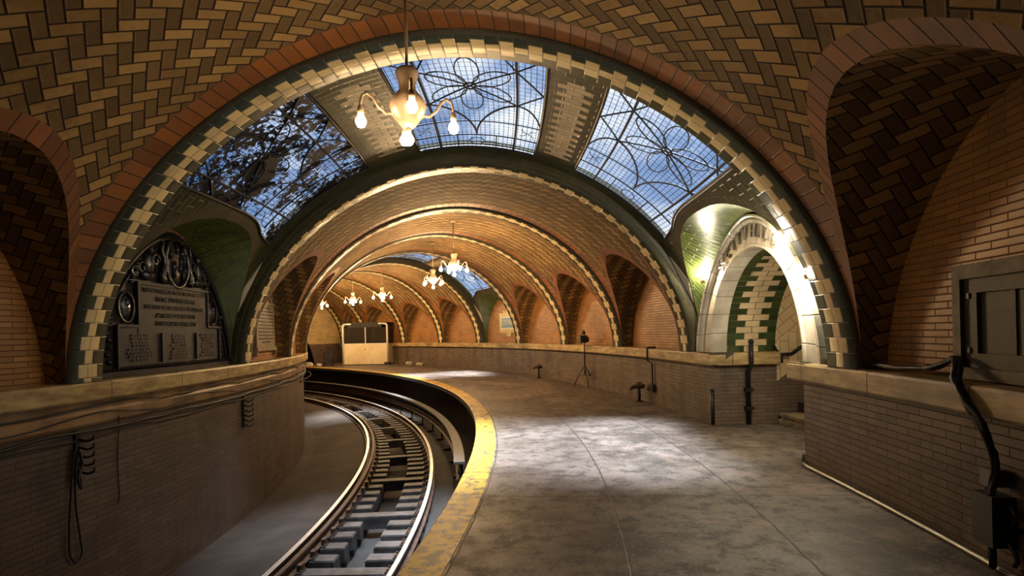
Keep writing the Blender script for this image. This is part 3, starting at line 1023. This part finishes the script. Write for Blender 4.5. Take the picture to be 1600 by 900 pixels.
# ------------------------------------------------------------------ chandeliers
def chandelier(bulbmat):
    root = empty('chandelier')
    top = 4.60 - 3.30
    m = M(); m.tube([(0, 0, .40), (0, 0, top)], .013, 8); m.build('rod', [MBRASS], root)
    m = M(); m.lathe((0, 0, top - .05), [(.02, 0), (.07, .02), (.075, .05), (.05, .06)], 16); m.build('ceiling_rose', [MBRASS], root)
    m = M(); m.lathe((0, 0, 0), [(.005, -.03), (.045, -.02), (.075, .01), (.13, .08), (.15, .14), (.145, .18), (.11, .23), (.07, .28), (.065, .33), (.09, .40), (.095, .43), (.075, .455), (.02, .47)], 20); m.build('body', [MBRASS], root)
    for k in range(4):
        a_ = k * pi / 2 + .26
        d = Vector((cos(a_), sin(a_), 0))
        pts = [(.10, .09), (.17, .08), (.23, .13), (.27, .20), (.315, .235), (.355, .215), (.37, .16), (.37, .12)]
        m = M(); m.tube([d * r + Vector((0, 0, z)) for r, z in pts], .012, 7); ar = m.build('arm', [MBRASS], root)
        m = M(); q = d * .37; m.lathe((q.x, q.y, .06), [(.024, 0), (.026, .03), (.018, .07)], 10); m.build('socket', [MBRASS], ar)
        m = M(); m.lathe((q.x, q.y, -.035), [(.001, -.012), (.028, -.002), (.042, .026), (.042, .05), (.026, .08), (.014, .095)], 10); b_ = m.build('bulb', [bulbmat], ar); b_['label'] = 'glowing bare bulb'
    m = M(); m.lathe((0, 0, -.06), [(.024, 0), (.026, .03)], 10); m.build('socket', [MBRASS], root)
    m = M(); m.lathe((0, 0, -.155), [(.001, -.012), (.028, -.002), (.042, .026), (.042, .05), (.026, .08), (.014, .095)], 10); b_ = m.build('bulb', [bulbmat], root); b_['label'] = 'glowing bare bulb'
    return root
ch = chandelier(MBULB); ch.location = (-.80, 4.5, 3.30)
tag(ch, 'nearest brass chandelier with glowing bare bulbs, hanging in front of the skylights', 'chandelier', 'chandeliers down the platform')
chf = chandelier(MBULBF)
labs = ['second nearest chandelier, hanging in front of the far skylight', 'third chandelier, hanging lower left of the one before the far skylight', 'fourth chandelier from the front, above the right part of the booth', 'fifth chandelier, above the booth near the lit end wall', 'farthest chandelier, close to the lit end wall']
for k, t in enumerate((.245, .36, .585, .70, .815)):
    o = chf if k == 0 else copy_tree(chf)
    o.location = P(RM, t, 3.22 if k else 3.26); o.rotation_euler = (0, 0, t + k * .4)
    tag(o, labs[k], 'chandelier', 'chandeliers down the platform')

# bare bulbs round the stair arch
def wall_bulb(loc, dirv, label, s):
    root = empty('bare_bulb', loc, label=label, cat='bulb', group='bare bulbs round the stair arch')
    d = Vector(dirv).normalized()
    m = M(); m.tube([d * -.08, d * -.02, d * 0.0], [.035, .03, .022], 10); m.build('socket', [MBRASS], root)
    m = M(); m.tube([d * 0, d * .02, d * .05, d * .075, d * .085], [.014, .026, .034, .02, .002], 10); m.build('glass_bulb', [s], root)
MB2 = mat_emit('stair_bulb', (1.0, .88, .64), 1500)
wall_bulb(P(RW - .12, .0535, 2.42), (0, -.3, 1) , 'added bare bulb standing in for a highlight at the left shoulder of the lettered stair arch', MB2)  # added lamp where only a highlight from the right-hand light falls
wall_bulb(P(RW - .12, -.0225, 2.70), (-.4, 0, -.6), 'bare bulb at the upper right shoulder of the lettered stair arch', MB2)
wall_bulb(P(RW - .15, -.041, 2.12), (-.4, .3, -.1), 'bare bulb half hidden behind the checkered rib right of the lettered arch', MB2)
wall_bulb(P(RJ + .15, -.026, 1.95), (-.3, 1, 0), 'bare bulb inside the stairwell behind the right side of the arch', MB2)

# ------------------------------------------------------------------ big bronze plaque (left lunette of the first skylit bay)
c, hw, _ = BAYS[3]
pq = empty('bronze_plaque', P(RB_L, c, L0), label='huge dark bronze relief tablet filling the nearest left niche above the ledge', cat='plaque')
W = wallmap(-1, c, L0, RB_L)
HWM = hw * RB_L * .985; HH = 1.90
def ptop(x): return HH * max(0, 1 - abs(x / HWM) ** 1.7) ** (1 / 1.7)
m = M(); g = []
n = 40
xs = [-HWM * cos(pi * i / n) for i in range(n + 1)]
for x in xs: g.append([W(x, ptop(x) * j / 10, .05) for j in range(11)])
m.grid(g, smooth=True)
put(m, 'back_plate', [MBRONZE], pq)
m = M()
m.tube([W(x, ptop(x) * .965 + .0, .07) for x in xs], .035, 8)
m.tube([W(x * .93, ptop(x) * .91, .06) for x in xs], .014, 6)
m.box(lambda x, y, z: W(x, y, z), -HWM, HWM, .005, .07, .04, .12, nx=20)
for i in range(46):
    m.blob(W, -HWM * .97 + i * HWM * 1.94 / 45, .085, .10, .022, .02, .03, 6)
put(m, 'rope_border', [MBRONZE], pq)
m = M()
# inscription panel and side panels
m.box(W, -.78, .78, .50, 1.13, .05, .085, nx=8); m.box(W, -1.12, 1.12, .12, .60, .05, .08, nx=10)
for (x0, x1, y0, y1) in ((-.80, .80, 1.12, 1.16), (-1.14, -.80, .59, .62), (.80, 1.14, .59, .62), (-.80, -.77, .60, 1.14), (.77, .80, .60, 1.14), (-1.15, -1.12, .1, .61), (1.12, 1.15, .1, .61), (-.36, -.34, .14, .52), (.44, .46, .14, .52)):
    m.box(W, x0, x1, y0, y1, .06, .105, nx=max(1, int((x1 - x0) * 6)))
put(m, 'inscription_panel', [simple('bronze_panel', (.016, .016, .019), .6, .0, nscale=7, bump=.003, c2=(.008, .008, .010))], pq)
m = M()
for k, (t_, sz) in enumerate((('THE FIRST MUNICIPAL RAPID TRANSIT RAILROAD', .078), ('OF THE CITY OF NEW YORK', .085), ('SUGGESTED BY THE CHAMBER OF COMMERCE', .078), ('AUTHORIZED BY THE STATE', .085), ('CONSTRUCTED BY THE CITY', .085))):
    y = 1.06 - k * .105
    m = M(); add_text(m, lambda x, yy, z, y=y: W(x, y + yy, .087 + max(z, 0)), t_, sz, .012, sx=.80, res=1); put(m, 'text_line', [MBRONZEL], pq)
rnd = random.Random(3)
for (xc, ww, y0, nl) in ((-.74, .26, .49, 8), (.05, .26, .48, 8), (.78, .24, .49, 8)):
    m = M()
    for k in range(nl):
        w_ = ww * rnd.uniform(.55, 1); y = y0 - k * .043; x = xc - w_
        while x < xc + w_ - .03:
            dx = rnd.uniform(.02, .06); m.box(W, x, min(x + dx, xc + w_), y - .012, y + .012, .08, .093); x += dx + .012
    put(m, 'text_column', [MBRONZEL], pq)
m = M()
# central oval cartouche with seated figures, side figures, roundels and scrolls
m.tube([W(.02 + .26 * cos(2 * pi * k / 32), 1.47 + .33 * sin(2 * pi * k / 32), .09) for k in range(32)], .028, 8, closed=True)
m.blob(W, .02, 1.47, .05, .24, .31, .06, 16)
for k in range(14):
    x = -.15 + rnd.uniform(0, .34); m.blob(W, x, 1.3 + rnd.uniform(0, .38), .1, .03, .09, .04, 6)
for s in (-1, 1):
    m.tube([W(.02 + s * (.30 + .03 * sin(k)), 1.18 + .56 * k / 10, .09) for k in range(11)], [.05 - .003 * k for k in range(11)], 8)
    for q in range(4): m.tube([W(s * (.42 + .13 * q) + .09 * cos(k * .5) * (1 - k / 20), 1.27 + .07 * (3 - q) * .9 + .09 * sin(k * .5) * (1 - k / 20), .08) for k in range(16)], .018, 6)
    m.blob(W, s * .56, 1.40, .07, .09, .17, .06, 10); m.blob(W, s * .58, 1.25, .08, .14, .07, .05, 10); m.blob(W, s * .53, 1.58, .08, .045, .055, .05, 8)
    m.tube([W(s * .97 + .13 * cos(2 * pi * k / 24), .83 + .18 * sin(2 * pi * k / 24), .075) for k in range(24)], .018, 6, closed=True)
    m.blob(W, s * .97, .83, .05, .10, .14, .05, 12); m.blob(W, s * .97, .88, .085, .045, .05, .03, 8)
    for k in range(8): m.blob(W, s * (1.24 + .02 * sin(k * 2)), .18 + .085 * k, .06, .05, .04, .035, 6)
    for k in range(6): m.blob(W, s * (.86 - .03 * k), 1.14 + .06 * k, .06, .05, .03, .035, 6)
m.tube([W(.02 + .34 * cos(pi * k / 16), 1.72 + .08 * sin(pi * k / 16), .08) for k in range(17)], .03, 6)
put(m, 'relief_figures', [simple('bronze_relief', (.10, .095, .10), .25, .8, nscale=14, bump=.003, c2=(.05, .045, .05))], pq)

# small marble tablet, second left niche
MMARB = simple('pale_marble', (.34, .27, .17), .4, nscale=5, bump=.002, c2=(.2, .15, .09))
sp = empty('marble_tablet', P(RB_L, .146, L0), label='small pale tablet with arched top in the second left niche', cat='plaque')
W = wallmap(-1, .146, 1.36, RB_L)
m = M(); m.box(W, -.60, .60, .05, .92, .01, .05, nx=4); m.box(W, -.66, .66, .0, .07, .01, .08, nx=4); m.box(W, -.66, .66, .90, .96, .01, .08, nx=4)
g = [[W(-.5 * cos(pi * i / 12), .95, .045), W(-.5 * cos(pi * i / 12), .95 + .33 * sin(pi * i / 12), .045)] for i in range(13)]; m.grid(g)
put(m, 'slab', [MMARB], sp)
m = M(); m.tube([W(-.5 * cos(pi * i / 16), .95 + .33 * sin(pi * i / 16), .05) for i in range(17)], .025, 6); m.blob(W, 0, 1.10, .05, .13, .13, .05, 10)
for s in (-1, 1):
    m.tube([W(s * .2 + s * .16 * k / 8, 1.02 + .05 * sin(k), .06) for k in range(9)], .02, 6); m.box(W, s * .62 - .03, s * .62 + .03, -.1, .0, .0, .07)
put(m, 'pediment_carving', [MMARB], sp)
MDP = simple('dark_paint', (.05, .035, .02), .5)
for k in range(11):
    m = M(); y = .84 - k * .067; x = -.5
    if k in (0, 10): x = -.3
    xe = -x
    while x < xe:
        dx = rnd.uniform(.03, .09); m.box(W, x, min(x + dx, xe), y - .017, y + .017, .045, .054); x += dx + .02
    put(m, 'text_line', [MDP], sp)

# ------------------------------------------------------------------ far mosaic name sign
c5, hw5, _ = BAYS[7]
sg = empty('mosaic_sign', P(RB_R, .467, 1.7), label='blue mosaic name sign with pale yellow frame in the far green-lined niche', cat='sign')
W = wallmap(1, .467, 2.0, RB_R)
m = M(); m.box(W, -.86, .86, -.40, .40, .005, .03, nx=6); m.box(W, -.5, .5, .40, .52, .005, .03, nx=3); m.box(W, -.2, .2, -.56, -.40, .005, .03); put(m, 'frame', [simple('yellow_mosaic', (.62, .45, .12), .35, nscale=20, c2=(.4, .3, .1))], sg)
m = M(); m.box(W, -.72, .72, -.27, .27, .03, .045, nx=6); put(m, 'cream_border', [simple('cream_mosaic', (.7, .65, .5), .35, nscale=20)], sg)
m = M(); m.box(W, -.62, .62, -.20, .20, .045, .055, nx=6); put(m, 'blue_field', [simple('blue_mosaic', (.10, .22, .36), .3, nscale=25, c2=(.16, .32, .42))], sg)
m = M(); add_text(m, lambda x, y, z: W(x, y, .058 + max(z, 0)), 'CITY HALL', .27, .004, sx=.85); put(m, 'lettering', [simple('white_mosaic', (.8, .8, .75), .35)], sg)
m = M()
for s in (-1, 1):
    m.tube([W(s * .12 + s * .1 * cos(k * .6), -.47 + .05 * sin(k * .6), .035) for k in range(10)], .018, 6); m.blob(W, s * .3, .46, .03, .05, .04, .02, 6)
m.blob(W, 0, .47, .03, .09, .07, .02, 8); m.blob(W, 0, -.5, .03, .07, .06, .02, 8); put(m, 'ornament', [simple('cream_mosaic_scroll', (.72, .68, .55), .35)], sg)

# ------------------------------------------------------------------ ticket booth
bx, by = -9.40, 30.87; ux, uy = 2.56, -.45; wl = math.hypot(ux, uy); ux /= wl; uy /= wl
booth = empty('glazed_booth', (bx, by, 0), atan2(uy, ux), label='cream panelled booth with dark windows and rounded white posts at the platform end', cat='booth')
Wd, Dp, Ht = 2.6, 1.5, 2.28
I = lambda x, y, z: (x, y, z)
m = M(); m.box(I, .03, Wd - .03, 0, .04, .04, 1.17); m.box(I, 0, .04, .03, Dp, .04, 1.17); m.box(I, Wd - .04, Wd, .03, Dp, .04, 1.17); m.box(I, .0, Wd, Dp - .04, Dp, .04, 1.17)
m.build('lower_panel', [MCREAM], booth)
m = M()
for x in (0, Wd):
    for y in (0, Dp):
        m.tube([(x, y, .04), (x, y, Ht - .12), (x + (.06 if x == 0 else -.06), y, Ht - .03), (x + (.16 if x == 0 else -.16), y, Ht)], .055, 10)
m.tube([(.16, 0, Ht), (.5, 0, Ht)], .05, 10); m.tube([(Wd - .5, 0, Ht), (Wd - .16, 0, Ht)], .05, 10); m.tube([(0, 0, Ht - .06), (0, Dp, Ht - .06)], .05, 10)
m.box(I, 0, Wd, -.01, .05, 1.15, 1.2)
m.build('frame', [MWHITE], booth)
m = M(); m.box(I, 1.30, 1.34, -.01, .04, 1.2, Ht - .2); m.box(I, -.01, .04, .72, .76, 1.2, Ht - .2); m.build('mullion', [MWHITE], booth)
m = M(); m.box(I, .05, Wd - .05, .01, .03, 1.2, Ht - .2); m.box(I, .01, .03, .05, Dp, 1.2, Ht - .12); m.box(I, Wd - .03, Wd - .01, .05, Dp, 1.2, Ht - .12); m.box(I, .05, Wd - .05, Dp - .03, Dp - .01, 1.2, Ht - .12)
bg_ = Mat('dark_booth_glass'); bg_.color((.03, .025, .02)); bg_.rough(.08); bg_.b.inputs['Transmission Weight'].default_value = .0; bg_.b.inputs['Alpha'].default_value = .72
m.build('window_glass', [bg_.m], booth)
m = M(); m.box(I, -.02, Wd + .02, -.03, Dp, Ht + .0, Ht + .07); m.box(I, .3, Wd - .3, -.02, .05, Ht - .2, Ht); m.build('roof', [MDARK], booth)
m = M(); m.box(I, .6, 1.1, .3, .7, 1.0, 1.22); m.build('counter', [MCREAM], booth)
m = M(); m.lathe((1.30, -.012, .86), [(.02, -.03), (.03, 0), (.02, .03)], 8); m.build('lock', [MIRON], booth)
m = M(); m.box(I, 0, Wd, -.005, Dp, 0, .05); m.box(I, Wd - .18, Wd + .12, -.08, .15, 0, .16); m.build('plinth', [MDARK], booth)
# equipment left of the booth
p = P(30.35, .862, 0)
eq = empty('equipment_cart', (p.x, p.y, 0), .2, label='small dark equipment cart standing left of the cream booth', cat='cart')
m = M()
for x in (-.22, .22):
    for y in (-.15, .15): m.tube([(x, y, 0.02), (x, y, .78)], .018, 6)
m.tube([(-.22, -.15, .78), (-.4, -.15, .95)], .018, 6)
m.box(I, -.24, .24, -.17, .17, .75, .79); m.box(I, -.24, .24, -.17, .17, .12, .15); m.build('frame', [MIRON], eq)
m = M(); m.box(I, -.2, .1, -.13, .13, .15, .6); m.box(I, .1, .21, -.1, .12, .15, .42); m.build('machine', [MBLACK], eq)
for k in range(2):
    m = M(); m.lathe(((-.1, .16)[k], -.18, .08), [(.07, 0), (.07, .03)], 12); m.build('wheel', [MIRON], eq)
# crumpled bags / rubble
MBAG = simple('crumpled_pale_plastic', (.5, .45, .36), .5, nscale=12)
def crumple(cx_, cy_, r, seed, label, name='crumpled_bag', mat=None):
    rn = random.Random(seed); m = M(); bm = bmesh.new(); bmesh.ops.create_icosphere(bm, subdivisions=2, radius=1)
    for v in bm.verts:
        d = 1 + rn.uniform(-.28, .28); v.co = Vector((v.co.x * r * d * 1.3, v.co.y * r * d, max(0, v.co.z * r * .8 * d + r * .5)))
    b = 0
    for f in bm.faces: m.face([tuple(v.co + Vector((0, 0, 0))) for v in f.verts])
    bm.free(); o = m.build(name, [mat or MBAG]); o.location = (cx_, cy_, 0); return tag(o, label, 'bag', 'pale bags of debris on the far platform')
crumple(*P(29.95, .905, 0).xy, .17, 1, 'pale crumpled bag on the platform end, left of the equipment cart')
crumple(*P(30.2, .885, 0).xy, .12, 5, 'smaller crumpled bag beside the dark equipment cart')
crumple(*P(33.0, .742, 0).xy, .15, 2, 'pale crumpled bag right of the booth at the wall foot')
crumple(*P(33.0, .712, 0).xy, .13, 3, 'low crumpled bag farthest right of the booth by the wall foot')

# ------------------------------------------------------------------ lamp on tripod
p = P(33.0, .2585, 0)
tp = empty('work_light_stand', (p.x, p.y, 0), .3, label='black tripod light stand with a dark lamp head by the right wall', cat='light stand')
m = M(); m.tube([(0, 0, .35), (0, 0, 1.0), (0, 0, 1.5)], [.022, .018, .014], 8); m.build('pole', [MIRON], tp)
for k in range(3):
    a_ = k * 2 * pi / 3 + .35
    m = M(); m.tube([(0, 0, .62), (.2 * cos(a_), .2 * sin(a_), .32), (.34 * cos(a_), .34 * sin(a_), .015)], .013, 6); m.tube([(0, 0, .34), (.2 * cos(a_), .2 * sin(a_), .32)], .008, 5); m.build('leg', [MIRON], tp)
m = M(); m.box(I, -.13, .07, -.06, .06, 1.26, 1.47); m.box(I, -.15, -.12, -.09, .09, 1.24, 1.49); m.box(I, .05, .13, -.04, .05, 1.28, 1.42); m.build('lamp_head', [MBLACK], tp)
m = M(); m.lathe((-.02, 0, 1.50), [(.05, 0), (.06, .03), (.045, .09), (.02, .12)], 10); m.build('knob', [MBLACK], tp)

# ------------------------------------------------------------------ standpipes and wall pipes
def standpipe(t, h, label):
    p = P(RW - .18, t, 0); root = empty('hose_valve', (p.x, p.y, 0), t, label=label, cat='valve', group='valves at the wall foot')
    m = M(); m.tube([(0, 0, 0), (0, 0, h)], .035, 8); m.lathe((0, 0, 0), [(.08, 0), (.08, .02), (.04, .03)], 10); m.build('pipe', [MIRON], root)
    m = M(); m.tube([(-.13, 0, h - .02), (.12, 0, h - .02)], .05, 8); m.tube([(-.13, .02, h - .02), (-.2, .02, h - .09)], .04, 8); m.build('valve_body', [MRUST], root)
    m = M(); m.tube([(.07 * cos(q * pi / 6), .07 * sin(q * pi / 6), h + .06) for q in range(12)], .01, 5, closed=True); m.tube([(0, 0, h), (0, 0, h + .07)], .01, 6); m.build('handwheel', [MIRON], root)
standpipe(.150, .36, 'rusty hose valve at the wall foot under the thin vertical pipe')
standpipe(.372, .40, 'small rusty valve at the wall foot beyond the tripod stand')
m = M(); tq = .137
m.tube([P(RW - .10, tq - .004, L0 + .02), P(RW - .15, tq, L0 + .02), P(RW - .15, tq, LB - .05), P(RW - .04, tq, LB - .12), P(RW - .04, tq, .34), P(RW - .1, tq + .006, .3)], .016, 7)
m.box(lambda x, y, z: P(y, x, z), tq - .002, tq + .004, RW - .07, RW, .28, .42)
m.box(lambda x, y, z: P(y, x, z), tq - .0015, tq + .0015, RW - .14, RW + .03, L0 + .001, L0 + .04)
tag(m.build('wall_conduit', [MIRON]), 'thin dark vertical conduit on the right wall above the rusty hose valve', 'conduit')
m = M(); tj = OPB - .0052; rj = RW + .55
m.tube([P(rj, tj, L0 + .16), P(rj, tj, LB - .02), P(rj, tj + .0037, LB - .1), P(rj, tj + .0037, .02)], .038, 8)
m.blob(lambda x, y, z: P(rj + x, tj, L0 + .17 + y) + Vector((0, z, 0)), 0, 0, 0, .05, .05, .05, 8)
for z in (.25, .55): m.box(lambda x, y, z_: P(y, x, z_), tj + .0015, tj + .0052, rj - .06, rj + .06, z, z + .05)
tag(m.build('downpipe', [MIRON]), 'black vertical pipe on the pier left of the stair opening', 'pipe')
# dark gap post at the pier corner
m = M(); m.tube([P(RW - .03, OPB + .0006, .01), P(RW - .03, OPB + .0006, .58)], .03, 8); m.tube([P(RW - .03, OPB + .0006, .56), P(RW - .03, OPB + .0006, .60)], .038, 8)
tag(m.build('corner_pipe', [MIRON]), 'short dark pipe standing against the outer corner of the stair pier', 'pipe')
# handrail
hr = empty('handrail', P(RJ, OPB, 1.1), label='dark handrail rising along the cream tiled stairwell wall', cat='handrail')
tq = OPB - .0022
m = M(); pts = [P(RJ + .0, tq, 1.13), P(RJ + .22, tq, 1.14)] + [P(RJ + .22 + .3 * k, tq, 1.14 + .20 * k) for k in range(1, 12)]
for a_, b_ in zip(pts[:-1], pts[1:]): m.tube([a_, b_], .03, 8)
put(m, 'rail', [MIRON], hr)
m = M()
for r in (RJ + .06, RJ + .9, RJ + 2.2):
    z = 1.13 + max(0, (r - RJ - .22) * .667); m.tube([P(r, tq, z), P(r, OPB + .002, z - .06)], .015, 6)
m.tube([P(RJ + .02, tq, 1.13), P(RJ - .02, tq + .0012, 1.22), P(RJ - .03, OPB, 1.28)], .018, 6); m.tube([P(RJ + .04, tq, 1.12), P(RJ + .05, tq, 1.0)], .022, 6)
put(m, 'bracket', [MIRON], hr)

# ------------------------------------------------------------------ wooden cabinet on the near right wall
cbn = empty('wooden_hatch', P(RB_R, -.111, 1.2), label='old grey panelled wooden hatch on the near right wall above the ledge', cat='hatch')
W = wallmap(1, -.1165, L0 + .012, RB_R)
m = M()
for b_ in ((-.50, -.42, 0, .80), (.42, .50, 0, .80), (-.42, .42, .70, .80), (-.42, .42, 0, .08)): m.box(W, b_[0], b_[1], b_[2], b_[3], 0, .12)
put(m, 'casing', [MWOOD], cbn)
m = M(); m.box(W, -.42, .42, .08, .70, .02, .06); m.box(W, -.42, -.30, .08, .70, .06, .09); m.box(W, .30, .42, .08, .70, .06, .09); m.box(W, -.30, .30, .60, .70, .06, .09); m.box(W, -.30, .30, .08, .18, .06, .09); m.box(W, -.02, .02, .18, .6, .06, .075)
door = put(m, 'door', [simple('dark_wood_panel', (.075, .06, .04), .6, nscale=8, bump=.004)], cbn)
for y in (.2, .58):
    m = M(); m.box(W, -.44, -.36, y - .02, y + .02, .09, .10)
    o = m.build('hinge', [MIRON]); o.parent = door; o.matrix_parent_inverse = Matrix()
# drooping cable bundle near right
def rq(pts, jit=0.0, seed=0, sub=4):
    rn = random.Random(seed); out = []
    n = len(pts)
    for i in range(n - 1):
        p0 = Vector(pts[max(i - 1, 0)]); p1 = Vector(pts[i]); p2 = Vector(pts[i + 1]); p3 = Vector(pts[min(i + 2, n - 1)])
        for k in range(sub):
            t = k / sub
            q = .5 * ((2 * p1) + (p2 - p0) * t + (2 * p0 - 5 * p1 + 4 * p2 - p3) * t * t + (-p0 + 3 * p1 - 3 * p2 + p3) * t ** 3)
            out.append(q + Vector((rn.uniform(-jit, jit), rn.uniform(-jit, jit), rn.uniform(-jit, jit))))
    out.append(Vector(pts[-1])); return out
cbl = empty('cable_bundle', P(RW - .1, -.105, L0), label='thick black cable bundle along the near right ledge and down to the floor', cat='cable')
m = M()
base = [(.015, -.045, L0 + .02), (.0, -.071, L0 + .03), (-.0, -.087, L0 + .04), (.0, -.097, L0 + .07), (-.0, -.103, L0 + .14), (-.06, -.1065, L0 + .08), (-.135, -.109, L0 + .02), (-.165, -.1135, 1.09), (-.155, -.117, .94), (-.10, -.118, .71), (-.10, -.1165, .45), (-.10, -.1165, .03)]
for k in range(4):
    rn = random.Random(k)
    pts = [P(RW + d + rn.uniform(-.015, .02) - .0, t + rn.uniform(-.0007, .0007), z + rn.uniform(0, .022)) for d, t, z in base]
    m.tube(rq(pts, .004, k), .02, 6)
put(m, 'cables', [MBLACK], cbl)
m = M(); W = wallmap(1, -.1165, 0, RW)
m.box(W, -.05, .04, .55, .66, .02, .12); put(m, 'junction_box', [simple('grey_box', (.12, .11, .1), .5)], cbl)
m = M(); m.box(W, -.1, .08, .18, .5, .0, .14); m.tube([W(.1 + .05 * sin(k), .45 - .04 * k, .05) for k in range(10)], .016, 6); put(m, 'lower_box', [MBLACK], cbl)
# pale conduit on the floor at the foot of the near right wall
m = M(); m.tube([P(RW + .12, OPA + .0007, .03), P(RW - .02, OPA + .0007, .03)] + [P(RW - .045, OPA + (-.125 - OPA) * k / 30, .02) for k in range(1, 31)], .018, 8)
m.tube([P(RW - .02, OPA + .0009, .03), P(RW - .01, OPA + .0009, .12)], .02, 8)
tag(m.build('floor_conduit', [simple('galvanised_pipe', (.42, .4, .36), .35, .6)]), 'pale pipe lying on the floor along the near right wall', 'pipe')
# small bracket on near right wall
m = M(); W = wallmap(1, -.0745, 2.04, RB_R); m.box(W, -.05, .05, -.03, .02, 0, .06); m.box(W, -.05, -.02, -.06, .05, 0, .05); tag(m.build('wall_bracket', [MIRON]), 'small dark iron bracket high on the near right brick wall', 'bracket')

# ------------------------------------------------------------------ cables and hooks on the left wall
def lcable(name, zs, label, r=.011, seed=0, amp=.03, t0=-.3, t1=.42, out=.055):
    rn = random.Random(seed); pts = []; n = 60
    for i in range(n + 1):
        t = t0 + (t1 - t0) * i / n
        pts.append(P(RL + out + rn.uniform(-.006, .01), t, zs + amp * sin(i * .9 + seed) * rn.uniform(.2, 1) - .02 * (i % 7 == 3)))
    m = M(); m.tube(rq(pts, .0, seed, 2), r, 6); return tag(m.build(name, [MBLACK]), label, 'cable', 'cables along the left wall')
lcable('wall_cable', .915, 'upper dark cable sagging right under the left stone ledge', seed=1, amp=.035)
lcable('wall_cable', .80, 'middle dark cable looping over the brown course of the left wall', seed=2, amp=.05, r=.008)
lcable('wall_cable', .665, 'lower thick cable along the foot of the left brown course', seed=4, amp=.02, r=.016)
lcable('wall_cable', .60, 'lowest thin cable on the brick of the left track wall', seed=6, amp=.03, r=.009, out=.03)
def hook_cluster(t, z, h, label, n=6):
    root = empty('cable_hook_rack', P(RL, t, z), label=label, cat='hook rack', group='iron hook racks on the left wall')
    W = wallmap(-1, t, z, RL)
    m = M(); m.box(W, -.03, .03, -h, .05, 0, .03); put(m, 'back_bar', [MIRON], root)
    for k in range(n):
        y = -h * (k + .5) / n
        m = M(); m.tube([W(0, y, .02), W(.03, y - .03, .10), W(.05, y - .015, .15), W(.06, y + .03, .16)], .013, 6); put(m, 'hook', [MIRON], root)
hook_cluster(.081, .60, .50, 'iron hook rack on the left wall below the small tablet', 6)
hook_cluster(-.063, .64, .42, 'iron hook rack at the far left of the track wall', 5)
m = M(); W = wallmap(-1, -.0665, 0, RL)
m.tube(rq([W(.03, .55, .06), W(-.01, .3, .05), W(-.04, -.1, .04), W(-.06, -.4, .04), W(-.05, -.56, .04), (W(.02, -.66, .04)), W(.09, -.6, .04), W(.08, -.45, .04), W(.03, -.1, .045), W(.02, .25, .05), W(.05, .5, .07)], .003, 3, 6), .011, 6)
m.tube(rq([W(.05, .5, .07), W(.07, .35, .09), W(.0, .2, .1), W(.06, .1, .08), W(.02, .3, .09)], .003, 9, 6), .014, 6)
tag(m.build('hanging_cable', [MBLACK]), 'black cable looped down the far left of the track wall', 'cable')
m = M(); W = wallmap(-1, -.0415, 0, RL); m.tube(rq([W(.0, .76, .05), W(.01, .4, .02), W(.0, .1, .02), W(.015, -.16, .02), W(-.01, -.23, .02)], .002, 5, 5), .007, 5)
tag(m.build('hanging_wire', [MBLACK]), 'thin black wire hanging straight down the left track wall', 'cable')
# loop of cable where the left wall turns out of sight
m = M(); W = wallmap(-1, .275, 0, RL)
m.tube(rq([W(-.3, .62, .06), W(.0, .64, .10), W(.1, .72, .2), W(.05, .62, .26), W(-.1, .55, .14), W(-.4, .5, .05)], .003, 3, 6), .02, 6)
tag(m.build('cable_loop', [MBLACK]), 'loop of cable standing off the left wall where it turns out of sight', 'cable')
